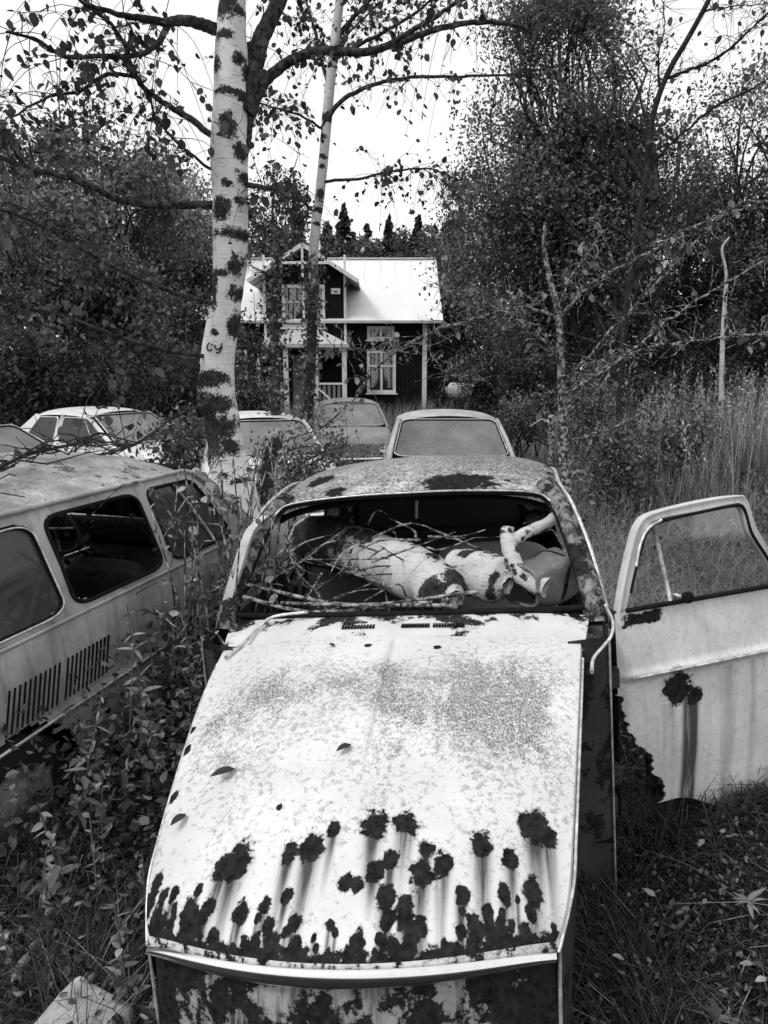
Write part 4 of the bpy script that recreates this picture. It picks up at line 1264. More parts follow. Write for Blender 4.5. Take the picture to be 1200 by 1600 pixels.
def broadleaf(name, label, base, crowns, nleaf, size, leafmat, seed, cat='tree', group=None, trunk_r=.13, nclump=110, stems=1, spread=.125, barkmat='bark', droop=.3, bare=0):
    """crowns: list of (centre, radii); leaf clumps on limbs that grow out of the trunk"""
    r = np.random.default_rng(seed)
    base = np.asarray(base, float)
    t = thing(name, label, cat, tuple(base), (0, 0, 0), group)
    tr, lv = MB(), MB()
    vol = np.array([np.prod(c[1]) ** (2 / 3) for c in crowns]); vol /= vol.sum()
    cl = np.concatenate([clumps(c[0], c[1], max(4, int(nclump * f)), r) for c, f in zip(crowns, vol)])
    topz = max(c[0][2] + c[1][2] * .8 for c in crowns)
    axes = []
    for k in range(stems):
        off = r.normal(0, .35, 3) * (stems > 1)
        c = crowns[k % len(crowns)]
        tip = np.array([c[0][0], c[0][1], topz]) + off * 1.6 + [0, 0, -abs(off[0])]
        if stems > 1:
            tip = np.asarray(c[0]) + r.normal(0, .4, 3) * np.asarray(c[1]) + [0, 0, .6 * c[1][2]]
        b0 = base + np.array([off[0] * .4, off[1] * .4, -.1])
        ax = spline([b0, b0 + (tip - b0) * .35 + r.normal(0, .12, 3), b0 + (tip - b0) * .7 + r.normal(0, .15, 3), tip], 26)
        axes.append(ax)
        tr.tube(ax, trunk_r * (1 - .85 * np.linspace(0, 1, 26)) * (1 if k == 0 else .75), 9)
    for p in cl:
        ax = axes[r.integers(len(axes))]
        zz = base[2] + (p[2] - base[2]) * r.uniform(.35, .75)
        i = np.argmin(np.abs(ax[:, 2] - zz))
        L = np.linalg.norm(p - ax[i])
        tr.tube(limb_path(ax[i], p, r), np.linspace(max(.010, .012 * L + .004), .004, 9), 5)
    for k in range(bare):
        ax = axes[r.integers(len(axes))]
        i = r.integers(8, 24)
        d = r.normal(size=3); d[2] = abs(d[2]) * .8 + .2
        q = ax[i] + d / np.linalg.norm(d) * r.uniform(.5, 1.0) * np.max(crowns[0][1])
        tr.tube(limb_path(ax[i], q, r), np.linspace(.014, .003, 9), 4)
    w = r.uniform(.2, 1.0, len(cl)) ** 1.6 + .1; w /= w.sum()
    ids = r.choice(len(cl), nleaf, p=w)
    sig = np.mean([np.mean(c[1]) for c in crowns]) * spread * r.uniform(.6, 1.5, len(cl))
    pos = cl[ids] + r.normal(size=(nleaf, 3)) * sig[ids][:, None] * [1, 1, .75]
    # twiggy texture: pull leaves onto short sprays
    sp = r.normal(size=(nleaf // 14 + 1, 3)) * .10
    pos += np.repeat(sp, 14, 0)[:nleaf]
    leaf_quads(lv, pos, size * r.uniform(.7, 1.4, len(cl))[ids], .8, .6, r, droop, r.uniform(-.65, .8, len(cl))[ids])
    for m in (tr, lv):
        m.v = [v - base for v in m.v]
    tr.build('trunk', MAT[barkmat], t)
    o = lv.build('crown', MAT[leafmat], t, smooth=False)
    o['kind'] = 'stuff'
    return t


def crown_px(px, py, Y, rx, ry, rd=None):
    c = P(px, py, Y)
    k = Y / FPX
    return (c, np.array([rx * k, (rd or rx) * k, ry * k]))


def ground_pt(px, Y):
    x = float(P(px, 600, Y)[0])
    return np.array([x, Y, float(gz(x, Y))])


# left wood
G1 = 'broadleaf trees of the wood beyond the white cars'
broadleaf('maple_tree', 'dense maple with pale small leaves beyond the estate car', ground_pt(60, 13), [crown_px(60, 380, 13, 130, 170), crown_px(40, 520, 13, 130, 110)], 30000, .085, 'leaf_left', 21, group=G1)
broadleaf('maple_tree', 'leafy maple overhanging the white saloon with big windscreen', ground_pt(185, 14.5), [crown_px(190, 370, 14.5, 110, 150), crown_px(200, 520, 14.5, 120, 100)], 30000, .085, 'leaf_left', 22, group=G1)
broadleaf('maple_tree', 'maple standing between the big birch and the house corner', ground_pt(290, 17), [crown_px(285, 380, 17, 75, 110), crown_px(270, 500, 17, 90, 100)], 22000, .09, 'leaf_left', 23, group=G1)
broadleaf('alder_tree', 'tall dark alder behind the maples of the left wood', ground_pt(120, 21), [crown_px(120, 330, 21, 170, 130), crown_px(20, 260, 21, 100, 90)], 15000, .11, 'leaf_dark', 24, trunk_r=.18, group=G1)
broadleaf('alder_tree', 'slim alder between the house roof and the big birch trunk', ground_pt(425, 33), [crown_px(430, 350, 33, 60, 75), crown_px(415, 420, 33, 70, 70)], 8000, .14, 'leaf_dark', 25, trunk_r=.16, group=G1)
broadleaf('alder_tree', 'dark alder closing the left wood behind the house', ground_pt(300, 30), [crown_px(260, 360, 30, 90, 110), crown_px(330, 430, 30, 80, 110)], 11000, .13, 'leaf_dark', 26, trunk_r=.18, group=G1)
BL = ['dark bramble bush behind the roof of the milky-windowed white car', 'dark bramble bush right behind the boot of the white saloon', 'dark bramble bush behind the windscreen of the white saloon',
      'dark bramble bush by the thin pale rail', 'dark bramble bush at the outer end of the left wood']
for k, (px, Y, ry) in enumerate(((20, 11.6, 85), (110, 12.2, 70), (210, 12.0, 75), (300, 12.6, 70), (-70, 11, 100))):
    broadleaf('bramble_bush', BL[k], ground_pt(px, Y), [crown_px(px, 610, Y, 80, ry)], 5000, .075, 'leaf_dark', 30 + k, 'bush', 'brambles along the left wood', .03, 26, 3)
# right side
G2 = 'broadleaf trees right of the house'
broadleaf('willow_tree', 'big many-stemmed willow with feathery crown beside the house', ground_pt(890, 16), [crown_px(880, 180, 16, 125, 180), crown_px(790, 310, 16, 95, 130), crown_px(950, 340, 16, 120, 150), crown_px(870, 50, 16, 70, 90), crown_px(795, 440, 16, 70, 120)], 76000, .075, 'leaf_mid', 41, trunk_r=.11, nclump=260, stems=5, spread=.19, group=G2)
broadleaf('alder_tree', 'dark alder rising right behind the bright roof end', ground_pt(735, 31), [crown_px(730, 410, 31, 55, 120), crown_px(745, 540, 31, 70, 80)], 16000, .13, 'leaf_dark', 42, trunk_r=.2, group=G2)
broadleaf('rowan_tree', 'dark leafy rowan behind the thin pale sapling', ground_pt(1090, 18), [crown_px(1075, 410, 18, 100, 140), crown_px(1110, 540, 18, 120, 110)], 26000, .09, 'leaf_dark', 43, nclump=90, group=G2, bare=10)
broadleaf('aspen_tree', 'thin-crowned aspen with open twigs above the tall grass', ground_pt(1190, 17), [crown_px(1170, 260, 17, 90, 170), crown_px(1200, 430, 17, 90, 120)], 13000, .085, 'leaf_mid', 44, nclump=80, stems=3, group=G2, bare=40, spread=.15)
broadleaf('alder_tree', 'dark alder deep in the thicket behind the willow stems', ground_pt(900, 23), [crown_px(880, 500, 23, 130, 110), crown_px(960, 420, 23, 100, 120)], 15000, .11, 'leaf_dark', 45, trunk_r=.17, group=G2)
broadleaf('alder_tree', 'dark alder behind the aspen at the edge of the field', ground_pt(1240, 22), [crown_px(1230, 400, 22, 120, 150), crown_px(1120, 500, 22, 110, 100)], 13000, .11, 'leaf_dark', 46, trunk_r=.17, group=G2)
TL = ['dark bush beside the old barrel', 'dark bush at the foot of the big willow', 'dark bush behind the small pale board in the grass', 'dark bush behind the thin pale sapling', 'dark bush under the open-twigged aspen', 'low dark bush against the house corner board']
for k, (px, Y, py, rx, ry, n) in enumerate(((760, 18, 600, 55, 50, 4000), (840, 15, 590, 60, 60, 5000), (1000, 15.5, 580, 90, 70, 6000), (1130, 15, 570, 80, 70, 6000), (1230, 14, 570, 80, 80, 5000), (700, 29, 600, 40, 45, 2500))):
    broadleaf('thicket_bush', TL[k], ground_pt(px, Y), [crown_px(px, py, Y, rx, ry)], n, .08, 'leaf_dark', 60 + k, 'bush', 'bushes of the right thicket', .03, 26, 4)


def spruce(base, h, r0, seed, label):
    r = np.random.default_rng(seed)
    t = thing('spruce_tree', label, 'tree', tuple(base), (0, 0, 0), 'spruces on the skyline behind the house')
    MB().tube([(0, 0, -.2), (0, 0, h * .5), (0, 0, h)], [.16, .09, .01], 6).build('trunk', MAT['bark'], t)
    nb, m = 170, 26
    k = np.sort(r.uniform(.06, .99, nb))
    a = r.uniform(0, 2 * np.pi, nb)
    R = r0 * (1 - k) ** .8 * r.uniform(.55, 1.15, nb)
    f = np.tile(np.linspace(.1, 1, m), nb)
    k, a, R = np.repeat(k, m), np.repeat(a, m) + r.normal(0, .12, nb * m), np.repeat(R, m)
    n = nb * m
    c = np.stack([R * f * np.cos(a), R * f * np.sin(a), h * k - .40 * R * f + .15 * R * f ** 2 + r.normal(0, .10, n)], -1)
    d = np.stack([np.cos(a), np.sin(a), -.5 + r.normal(0, .3, n)], -1)
    s = r.uniform(.22, .50, n)[:, None]
    b = np.stack([-np.sin(a), np.cos(a), r.normal(0, .8, n)], -1)
    v = np.stack([c - d * s * .5, c + b * s * .25, c + d * s * .5, c - b * s * .25], 1)
    o = MB().add(v.reshape(-1, 3), np.arange(4 * n).reshape(n, 4)).build('crown', MAT['needle'], t, False)
    o['kind'] = 'stuff'


for k, (px, Y, top) in enumerate(((540, 46, 318), (575, 50, 352), (608, 47, 340), (632, 52, 360), (652, 46, 338), (676, 49, 352), (515, 50, 345), (590, 56, 372), (700, 52, 330), (470, 50, 320), (555, 55, 365), (622, 57, 368), (660, 58, 366))):
    b = ground_pt(px, Y)
    z = float(P(px, top, Y)[2])
    spruce(b, z - b[2], (z - b[2]) * (.26 + .12 * math.sin(k * 1.7) ** 2), 80 + k, 'far dark spruce in the row on the skyline behind the house roof')
for k, (px, py, Y) in enumerate(((500, 385, 42), (562, 392, 44), (640, 392, 43), (690, 380, 40))):
    broadleaf('far_birch', ['airy far birch behind the gable peak', 'airy far birch left of the middle of the bright roof ridge', 'airy far birch behind the right half of the roof ridge', 'airy far birch beside the roof end'][k],
              ground_pt(px, Y), [crown_px(px, py, Y, 28, 34), crown_px(px + 8, py + 60, Y, 34, 50)], 3000, .16, 'leaf_mid', 160 + k, group='far birches behind the roof', trunk_r=.1, nclump=50)
for k, px in enumerate((-700, -560, -420, -280, -150, -20, 110, 240, 780, 860, 950, 1040, 1130, 1230, 1340, 1470, 1600, 1750)):
    Y = 40 + 5 * math.sin(k * 2.3)
    broadleaf('alder_tree', 'far alder in the belt of wood that closes the clearing', ground_pt(px, Y), [crown_px(px, 430, Y, 75, 120), crown_px(px + 15, 540, Y, 80, 90)], 3600, .30, 'leaf_dark', 120 + k, group='far belt of wood', trunk_r=.2, nclump=40)

# ------------------------------------------------------------------ the big birch
def leaf_mesh(name, L, Wd, mat, notch=.0, fold=.12, n=6):
    """ovate pointed leaf, folded a little along the midrib; base at the origin, tip along +y"""
    k = np.linspace(0, 1, n)
    w = Wd * .5 * np.sin(np.pi * k ** .75) ** .8
    w[0], w[-1] = Wd * .04, 0.0008
    y = L * k
    z = -.10 * L * k ** 2
    v = np.concatenate([np.stack([-w, y, z + fold * w], -1), np.stack([0 * w, y, z], -1), np.stack([w, y, z + fold * w], -1)])
    q = []
    for i in range(n - 1):
        q += [[i, n + i, n + i + 1, i + 1], [n + i, 2 * n + i, 2 * n + i + 1, n + i + 1]]
    me = MB().add(v, q).mesh(name, False)
    me.materials.append(MAT[mat])
    return me


def px_path(pts, Y, n=None, dY=None):
    Y = np.broadcast_to(np.asarray(Y, float), (len(pts),)) if dY is None else np.linspace(Y, Y + dY, len(pts))
    p = np.array([P(a, b, yy) for (a, b), yy in zip(pts, Y)])
    return spline(p, n or max(10, 6 * len(pts)))


def birch(label, Y, trunk_px, widths, limbs, patches, leafcount, leafsize, seed, mat, twigs=90, hollow=None, name='birch_tree', segs=32, group=None):
    r = np.random.default_rng(seed)
    root_px = trunk_px[0]
    base = P(root_px[0], root_px[1], Y)
    t = thing(name, label, 'tree', tuple(base), group=group)
    n = 26 * len(trunk_px)
    tp = px_path(trunk_px, Y, n)
    k = np.linspace(0, len(widths) - 1, n)
    rad = np.interp(k, range(len(widths)), widths) * Y / FPX
    pyk = np.interp(np.linspace(0, len(trunk_px) - 1, n), range(len(trunk_px)), [p[1] for p in trunk_px])
    pxk = np.interp(np.linspace(0, len(trunk_px) - 1, n), range(len(trunk_px)), [p[0] for p in trunk_px])
    span = abs(trunk_px[-1][1] - trunk_px[0][1])
    pp = []
    for (x, y, w, h) in patches:
        i = int(np.argmin(np.abs(pyk - y)))
        wr = np.interp(k[i], range(len(widths)), widths)
        pp.append((i / (n - 1), np.clip((x - pxk[i]) / wr, -1, 1), max(.004, h / span), max(.12, w / wr)))
    hol = None
    if hollow:
        x, y, w, h = hollow
        i = int(np.argmin(np.abs(pyk - y)))
        wr = np.interp(k[i], range(len(widths)), widths)
        hol = (i / (n - 1), (x - pxk[i]) / wr, h / span, w / wr)
    trunk = trunk_tube(MB(), tp - base, rad, segs, .045, pp, seed, hollow=hol).build('trunk', MAT[mat], t)
    allp, rest = [], MB()
    for (pts, w0, w1, dY) in limbs:
        lp = px_path(pts, Y, None, dY) if dY else px_path(pts, Y)
        wobble = np.cumsum(r.normal(0, .004, lp.shape), 0); wobble -= np.linspace(0, 1, len(lp))[:, None] * wobble[-1]
        lp = lp + wobble
        MB().tube(lp - base, np.linspace(w0, w1, len(lp)) * Y / FPX, 8).build('limb', MAT['limb'], t)
        allp.append((lp, w1))
    # thin hanging twigs and the leaves on them
    spots = []
    for j in range(twigs):
        lp, w = allp[r.integers(len(allp))]
        i = r.integers(len(lp) // 3, len(lp))
        L = r.uniform(.15, .85)
        d = r.normal(size=3); d[2] = -.5 * abs(d[2]) - .1 if r.random() < .75 else d[2]
        d /= np.linalg.norm(d)
        q = spline([lp[i], lp[i] + d * L * .5 + [0, 0, .06], lp[i] + d * L + [0, 0, -.25 * L]], 8)
        rest.tube(q - base, np.linspace(.0035, .0012, 8), 4, cap=False)
        for _ in range(r.integers(2, 6)):
            f = r.integers(2, 8)
            spots.append(q[min(f, 7)] + r.normal(0, .02, 3))
        for _ in range(r.integers(0, 3)):
            e = q[r.integers(2, 7)] + r.normal(0, .14, 3)
            rest.tube(spline([e - (e - q[4]), (q[4] + e) / 2 + r.normal(0, .02, 3), e], 6) - base, np.linspace(.0025, .001, 6), 4, cap=False)
            spots.append(e)
    rest.build('twigs', MAT['limb'], t)['kind'] = 'stuff'
    r.shuffle(spots)
    more = np.array(spots[leafcount:])
    if len(more):
        lm = MB()
        leaf_quads(lm, more - base, leafsize * .85, .6, .75, r, .5, 0.0, True)
        lm.build('small_leaves', MAT['leaf_dark'], t, False)['kind'] = 'stuff'
    me = leaf_mesh('leaf', leafsize, leafsize * .78, 'leaf_near')
    for p in spots[:leafcount]:
        o = link('leaf', me, None, t)
        o.location = p - base
        o.rotation_euler = (r.uniform(-2.4, -.6), r.uniform(-.6, .6), r.uniform(0, 6.28))
        s = r.uniform(.55, 1.25)
        o.scale = (s, s, s)
    return t, trunk, tp, base


TA = [(392, 925), (385, 850), (368, 770), (354, 715), (346, 660), (338, 610), (341, 550), (355, 470), (359, 400), (360, 320), (359, 240), (360, 160), (361, 80), (363, 0), (368, -130), (376, -300)]
WA = [40, 37, 33, 30, 29, 28, 25, 21.5, 25.5, 26, 26, 25, 22, 18, 15, 10]
LA = [([(380, 178), (392, 130), (404, 80), (422, 35), (440, -5), (475, -90)], 16, 9, .3),
      ([(378, 240), (388, 195), (404, 152), (430, 120), (470, 96), (520, 84), (580, 80), (640, 62), (700, 40), (760, 36), (810, 42), (850, 68)], 10, 1.8, .4),
      ([(600, 76), (650, 45), (700, 15), (740, -20)], 4, 2, .2),
      ([(345, 45), (310, 40), (280, 36), (255, 40), (220, 30), (180, 20), (130, 5)], 9, 2.2, -.6),
      ([(262, 42), (250, 62), (225, 80), (170, 85), (110, 86), (60, 60), (10, 50)], 4.5, 1.5, -1.0),
      ([(345, 222), (300, 190), (260, 163), (230, 145), (212, 118), (197, 75), (172, 40), (120, -5)], 5, 2, -.6),
      ([(215, 120), (170, 120), (130, 142), (80, 150), (20, 182)], 3, 1.2, -.8),
      ([(350, 320), (270, 322), (200, 318), (140, 290), (90, 275), (40, 262), (-20, 235)], 6, 2.5, -1.2),
      ([(40, 262), (20, 230), (0, 205), (-30, 180)], 3, 1.5, -.3),
      ([(345, 272), (300, 245), (250, 195), (235, 150)], 2.5, 1.2, -.4),
      ([(370, 290), (400, 290), (430, 298), (455, 310)], 4.5, 2, -.3),
      ([(350, 480), (250, 450), (150, 400), (60, 350), (-20, 320)], 3.5, 1.5, -1.4),
      ([(340, 560), (240, 545), (120, 500), (20, 470), (-30, 440)], 3.5, 1.6, -1.5),
      ([(335, 575), (300, 572), (270, 566), (240, 550), (235, 535)], 5, 3, -.3),
      ([(345, 620), (270, 655), (200, 700), (120, 720), (30, 770)], 2.5, 1.2, -2.2),
      ([(340, 640), (280, 690), (210, 750), (120, 735), (60, 760)], 2.2, 1.0, -2.4)]
PA = [(372, 15, 22, 22), (365, 62, 11, 9), (345, 97, 9, 12), (337, 118, 6, 26), (377, 110, 7, 22), (352, 152, 30, 7), (358, 208, 13, 18), (340, 243, 9, 13), (339, 283, 9, 13),
      (358, 293, 9, 7), (342, 318, 7, 7), (371, 333, 15, 18), (350, 368, 34, 10), (344, 415, 10, 22), (366, 430, 11, 7), (338, 458, 13, 13), (372, 455, 8, 30), (352, 520, 6, 6), (330, 500, 8, 20),
      (352, 592, 42, 18), (346, 630, 40, 30), (370, 640, 26, 36), (352, 665, 40, 26), (335, 700, 12, 18), (372, 690, 24, 46), (345, 752, 12, 8), (365, 738, 9, 8), (385, 775, 24, 12), (376, 500, 5, 12), (350, 20, 8, 8)]
b1, trunk1, tp1, base1 = birch('thick white birch with black hollow and carved bark beside the estate car', 5.8, TA, WA, LA, PA, 290, .072, 7, 'birch', 340, hollow=(366, 672, 17, 52), segs=48)


def on_bark(px, py):
    """a point just proud of the trunk's near face"""
    Yc = 5.8
    i = int(np.argmin([abs(P(0, py, Yc)[2] - q[2]) for q in tp1]))
    wr = np.interp(i / (len(tp1) - 1) * (len(WA) - 1), range(len(WA)), WA) * Yc / FPX
    p = P(px, py, Yc)
    dx = np.clip((p[0] - tp1[i][0]) / wr, -.95, .95)
    return np.array([p[0], Yc - wr * math.sqrt(1 - dx * dx) * 1.03 - .004, p[2]]) - base1


mk = MB()
for st in ([(333, 536), (329, 543), (332, 549), (338, 546)], [(342, 540), (343, 545), (347, 547), (351, 543)], [(352, 537), (352, 545), (349, 551), (344, 552)], [(337, 541), (338, 538)]):
    q = np.array([on_bark(a, b) for a, b in st])
    mk.tube(spline(q, 8) if len(q) > 2 else q, .006, 5)
mk.build('carving', MAT['mark'], trunk1)
# old mossy second stem and sprouts at the foot
trunk_tube(MB(), px_path([(405, 900), (408, 800), (415, 745), (428, 700), (440, 670)], 6.0, 40, .1) - base1, np.linspace(.11, .045, 40), 16, .15, [(.3, 0, .2, 1), (.7, 0, .2, 1)], 9).build('side_stem', MAT['birchfar'], b1)

# ------------------------------------------------------------------ the second birch, ivy-clad below
TB = [(470, 800), (478, 680), (486, 560), (488, 470), (491, 380), (500, 300), (508, 220), (515, 140), (524, 60), (532, -10), (545, -150), (560, -300)]
WB = [8.5, 8, 7.5, 7, 7, 7, 7, 7, 6.5, 6, 5, 3.5]
LB = [([(505, 200), (525, 168), (560, 145), (600, 130), (650, 123), (720, 122), (790, 118), (850, 108)], 3.6, 1, -.6), ([(498, 285), (560, 278), (610, 266), (670, 262), (720, 282)], 2.4, .8, -.4),
      ([(512, 130), (500, 90), (490, 50), (478, 10), (470, -40)], 3, 1.2, .4), ([(526, 60), (556, 25), (590, -10), (640, -60)], 3.5, 1.4, .3), ([(508, 205), (470, 180), (420, 165), (395, 160)], 2, .9, -.5),
      ([(490, 330), (455, 300), (430, 290)], 2, .8, -.3), ([(520, 90), (580, 60), (650, 20), (700, -30)], 3, 1.2, -.6), ([(515, 140), (540, 60), (600, 0)], 2, 1, .4)]
PB = [(510, 185, 9, 8), (513, 215, 6, 5), (515, 95, 6, 6), (505, 248, 6, 5), (504, 262, 5, 4), (498, 305, 5, 12), (492, 330, 8, 5), (492, 352, 6, 4)] + [(488, 560, 14, 130)]
b2, trunk2, tp2, base2 = birch('slim birch clad in ivy below, growing in front of the house gable', 9.6, TB, WB, LB, PB, 290, .085, 8, 'birchfar', 340, segs=20)


def ivy(parent, base, path, n, rad, seed, size=.06):
    r = np.random.default_rng(seed)
    i = r.integers(0, len(path), n)
    c = path[i] + r.normal(size=(n, 3)) * np.array([rad, rad, rad * .8]) * r.uniform(.5, 1.4, n)[:, None]
    o = leaf_quads(MB(), c - base, size, .8, .75, r, .3, r.uniform(-.4, .6, n)).build('ivy', MAT['leaf_ivy'], parent, False)
    o['kind'] = 'stuff'


ivy(b2, base2, px_path([(472, 740), (484, 600), (487, 480), (490, 400)], 9.6, 200), 1700, .075, 71)
sb = P(425, 800, 9.2)
s3 = thing('ivy_stem', 'ivy-covered dead stem between the big birch and the slim birch', 'tree', tuple(sb))
sp3 = px_path([(425, 800), (428, 680), (432, 560), (428, 470), (436, 390), (448, 350)], 9.2, 60)
MB().tube(sp3 - sb, np.linspace(.07, .02, 60), 8).build('trunk', MAT['bark'], s3)
ivy(s3, sb, sp3[5:55], 1500, .085, 72)
mb = MB()
r = np.random.default_rng(5)
for k in range(14):
    i = r.integers(8, 56)
    d = r.normal(size=3); d[2] = abs(d[2]); d *= .45 / np.linalg.norm(d)
    mb.tube(limb_path(sp3[i], sp3[i] + d, r) - sb, np.linspace(.012, .003, 9), 4)
mb.build('twigs', MAT['twig'], s3)['kind'] = 'stuff'
broadleaf('lilac_bush', 'leafy lilac bush hiding the left end of the porch', ground_pt(400, 15), [crown_px(385, 560, 15, 32, 80), crown_px(400, 640, 15, 50, 40)], 3600, .075, 'leaf_ivy', 73, 'bush', None, .035, 40, 5)
broadleaf('bramble_bush', 'brambles and tall herbs at the foot of the big birch', ground_pt(440, 7.4), [crown_px(440, 740, 7.4, 60, 45), crown_px(500, 700, 7.4, 50, 40)], 2600, .045, 'leaf_ivy', 74, 'bush', None, .012, 30, 6)
broadleaf('bramble_bush', 'bramble thicket between the white saloon and the big birch', ground_pt(285, 8.4), [crown_px(285, 690, 8.4, 50, 35)], 2600, .05, 'leaf_ivy', 75, 'bush', None, .012, 30, 6)


# ------------------------------------------------------------------ saplings and lichen-grown boughs
def bough_tree(name, label, Y, trunk_px, w, mat, boughs, seed, leaves, leafsize=.07, boughmat='lichen', base_px=None, cat='tree', twl=.35):
    r = np.random.default_rng(seed)
    base = P(trunk_px[0][0], trunk_px[0][1], Y)
    base[2] = gz(base[0], Y)
    t = thing(name, label, cat, tuple(base))
    tp = np.concatenate([[base], px_path(trunk_px, Y)])
    trunk_tube(MB(), tp - base, np.linspace(w[0], w[1], len(tp)) * Y / FPX, 14, .06, [(r.uniform(0, 1), r.uniform(-1, 1), .02, .5) for _ in range(10)], seed).build('trunk', MAT[mat], t)
    tw, spots = MB(), []
    for (pts, w0, w1, dY) in boughs:
        lp = px_path(pts, Y, 10 * len(pts), dY)
        lp = lp + np.cumsum(r.normal(0, .006, lp.shape), 0)
        MB().tube(lp - base, .62 * np.linspace(w0, w1, len(lp)) * Y / FPX * (1 + .15 * r.normal(size=len(lp))), 7).build('bough', MAT[boughmat], t)
        for j in range(int(len(lp) * 1.5)):
            i = r.integers(2, len(lp))
            d = r.normal(size=3); d[2] = d[2] * .8 + .15
            d *= r.uniform(.3, 1) * twl / np.linalg.norm(d)
            tw.tube(limb_path(lp[i], lp[i] + d, r, n=6) - base, np.linspace(.0045, .0015, 6), 4, cap=False)
            spots.append(lp[i] + d * r.uniform(.4, 1))
    tw.build('twigs', MAT[boughmat if boughmat == 'lichen' else 'twig'], t)['kind'] = 'stuff'
    me = leaf_mesh('leaf', leafsize, leafsize * .7, 'leaf_near' if boughmat != 'lichen' else 'weedo')
    for j in range(min(leaves, 290)):
        p = spots[r.integers(len(spots))] + r.normal(0, .03, 3)
        o = link('leaf', me, None, t)
        o.location = p - base
        o.rotation_euler = (r.uniform(-2.4, -.4), r.uniform(-.6, .6), r.uniform(0, 6.28))
        s = r.uniform(.5, 1.3); o.scale = (s, s, s)
    return t


bough_tree('young_birch', 'young birch with lichen-grown boughs standing behind the open door', 6.6, [(892, 860), (886, 780), (880, 700), (879, 640), (876, 560), (872, 490), (858, 430), (850, 385), (852, 345)], (10, 2.2), 'lichen',
           [([(878, 640), (920, 590), (970, 560), (1040, 500), (1100, 460), (1200, 395)], 5, 2, -.6), ([(878, 620), (940, 585), (1010, 550), (1100, 535), (1200, 525)], 4.5, 2, -1.2),
            ([(880, 690), (930, 675), (1000, 640), (1060, 600)], 3, 1.2, .4), ([(873, 500), (930, 440), (1000, 400), (1080, 350), (1200, 300)], 4, 1.6, .6),
            ([(872, 500), (800, 490), (720, 515), (665, 535), (600, 575), (545, 640), (480, 700)], 5, 2.5, .5), ([(800, 492), (720, 460), (690, 450)], 2, 1, .3), ([(876, 560), (820, 500), (790, 470)], 2.4, 1, -.4),
            ([(870, 480), (900, 430), (930, 380), (940, 330)], 2.6, 1, .4), ([(880, 600), (990, 480), (1090, 380), (1150, 330)], 3.4, 1.4, -.8), ([(665, 535), (700, 590), (760, 600)], 1.6, .8, .2), ([(640, 550), (560, 545), (470, 560)], 1.8, .8, .2)],
           91, 290, .065)
bough_tree('pale_sapling', 'thin pale birch sapling in front of the dark rowan above tall grass', 11.5, [(1127, 640), (1128, 560), (1132, 480), (1135, 430), (1128, 390), (1140, 370)], (4, 1.4), 'birchfar',
           [([(1134, 445), (1150, 410), (1165, 385)], 3, 1.5, .2), ([(1130, 420), (1112, 395), (1105, 380)], 2, 1, .2), ([(1131, 500), (1180, 470), (1230, 450)], 2, 1, .2)], 92, 30, .08, 'twig')
bough_tree('leaning_tree', 'bare-limbed tree with dark forked limbs in front of the willow crown', 10.5, [(968, 640), (975, 520), (992, 380), (1012, 260), (1018, 190), (1040, 122), (1075, 60), (1110, -5), (1150, -90)], (5.5, 3), 'twig',
           [([(1042, 122), (1090, 100), (1135, 75), (1200, 20), (1250, -20)], 4, 2, -.5), ([(1030, 150), (1030, 90), (1040, 40), (1032, -10)], 2.5, 1, .3), ([(1012, 260), (1060, 215), (1120, 160), (1200, 118)], 4, 2, -.6),
            ([(985, 430), (1040, 380), (1100, 330), (1180, 270), (1240, 240)], 5, 2, -.5), ([(1000, 330), (950, 260), (930, 190), (920, 110)], 4, 1.5, .5), ([(980, 470), (930, 400), (880, 340), (840, 260)], 4, 1.5, .4), ([(1100, 20), (1150, 10), (1220, 5)], 2, 1, .2)],
           93, 200, .10, 'twig', twl=.6)

# ------------------------------------------------------------------ small things in the field
st = P(725, 612, 19); zg = float(gz(st[0], 19))
tank = thing('old_barrel', 'small round-topped barrel with dark open end in the undergrowth by the house', 'barrel', (st[0], 19, zg))
hh = st[2] - zg
a, k = np.meshgrid(np.linspace(0, 2 * np.pi, 36), np.linspace(0, 1, 20), indexing='ij')
rr_ = .22 * (1 + .035 * np.sin(k * 40))
ax, e1 = np.array([.80, -.60, -.06]), np.array([.60, .80, 0])
shell = (k[..., None] - .5) * .8 * ax + rr_[..., None] * (np.cos(a)[..., None] * e1 + np.sin(a)[..., None] * np.array([0, 0, 1.])) + [0, 0, hh]
MB().grid(shell).build('barrel_shell', MAT['wagon'], tank)
fan(MB(), shell[:, 18] * 1.0).build('open_end', MAT['black'], tank)  # black disc stands in for the shade inside the barrel
MB().tube(shell[:-1, -1], .015, 6, closed=True).build('rim', MAT['rubber'], tank)
MB().box((0, 0, hh / 2 - .13), (.4, .4, max(.1, hh - .26))).build('barrel_stand', MAT['bark'], tank, False)
stp = P(862, 660, 9.8); zg = float(gz(stp[0], 9.8))
stump = thing('broken_stump', 'pale broken stump standing behind the young birch', 'stump', (stp[0], 9.8, zg))
hgt = stp[2] - zg
trunk_tube(MB(), spline([(0, 0, -.1), (.02, 0, hgt * .5), (0, .02, hgt), (-.02, .02, hgt + .12)], 20), np.array([.05] * 15 + [.047, .042, .035, .025, .015]), 14, .14, [(.5, 0, .2, .6)], 12).build('stump_body', MAT['lichen'], stump)
MB().tube([(-.03, 0, hgt), (-.15, -.04, hgt + .05), (-.32, -.06, hgt - .05)], [.016, .012, .006], 6).build('splinter', MAT['stone'], stump)
bd = P(945, 632, 13.5); zg = float(gz(bd[0], 13.5))
crate = thing('pale_board', 'small pale board on a peg sticking out of the tall grass', 'board', (bd[0], 13.5, zg))
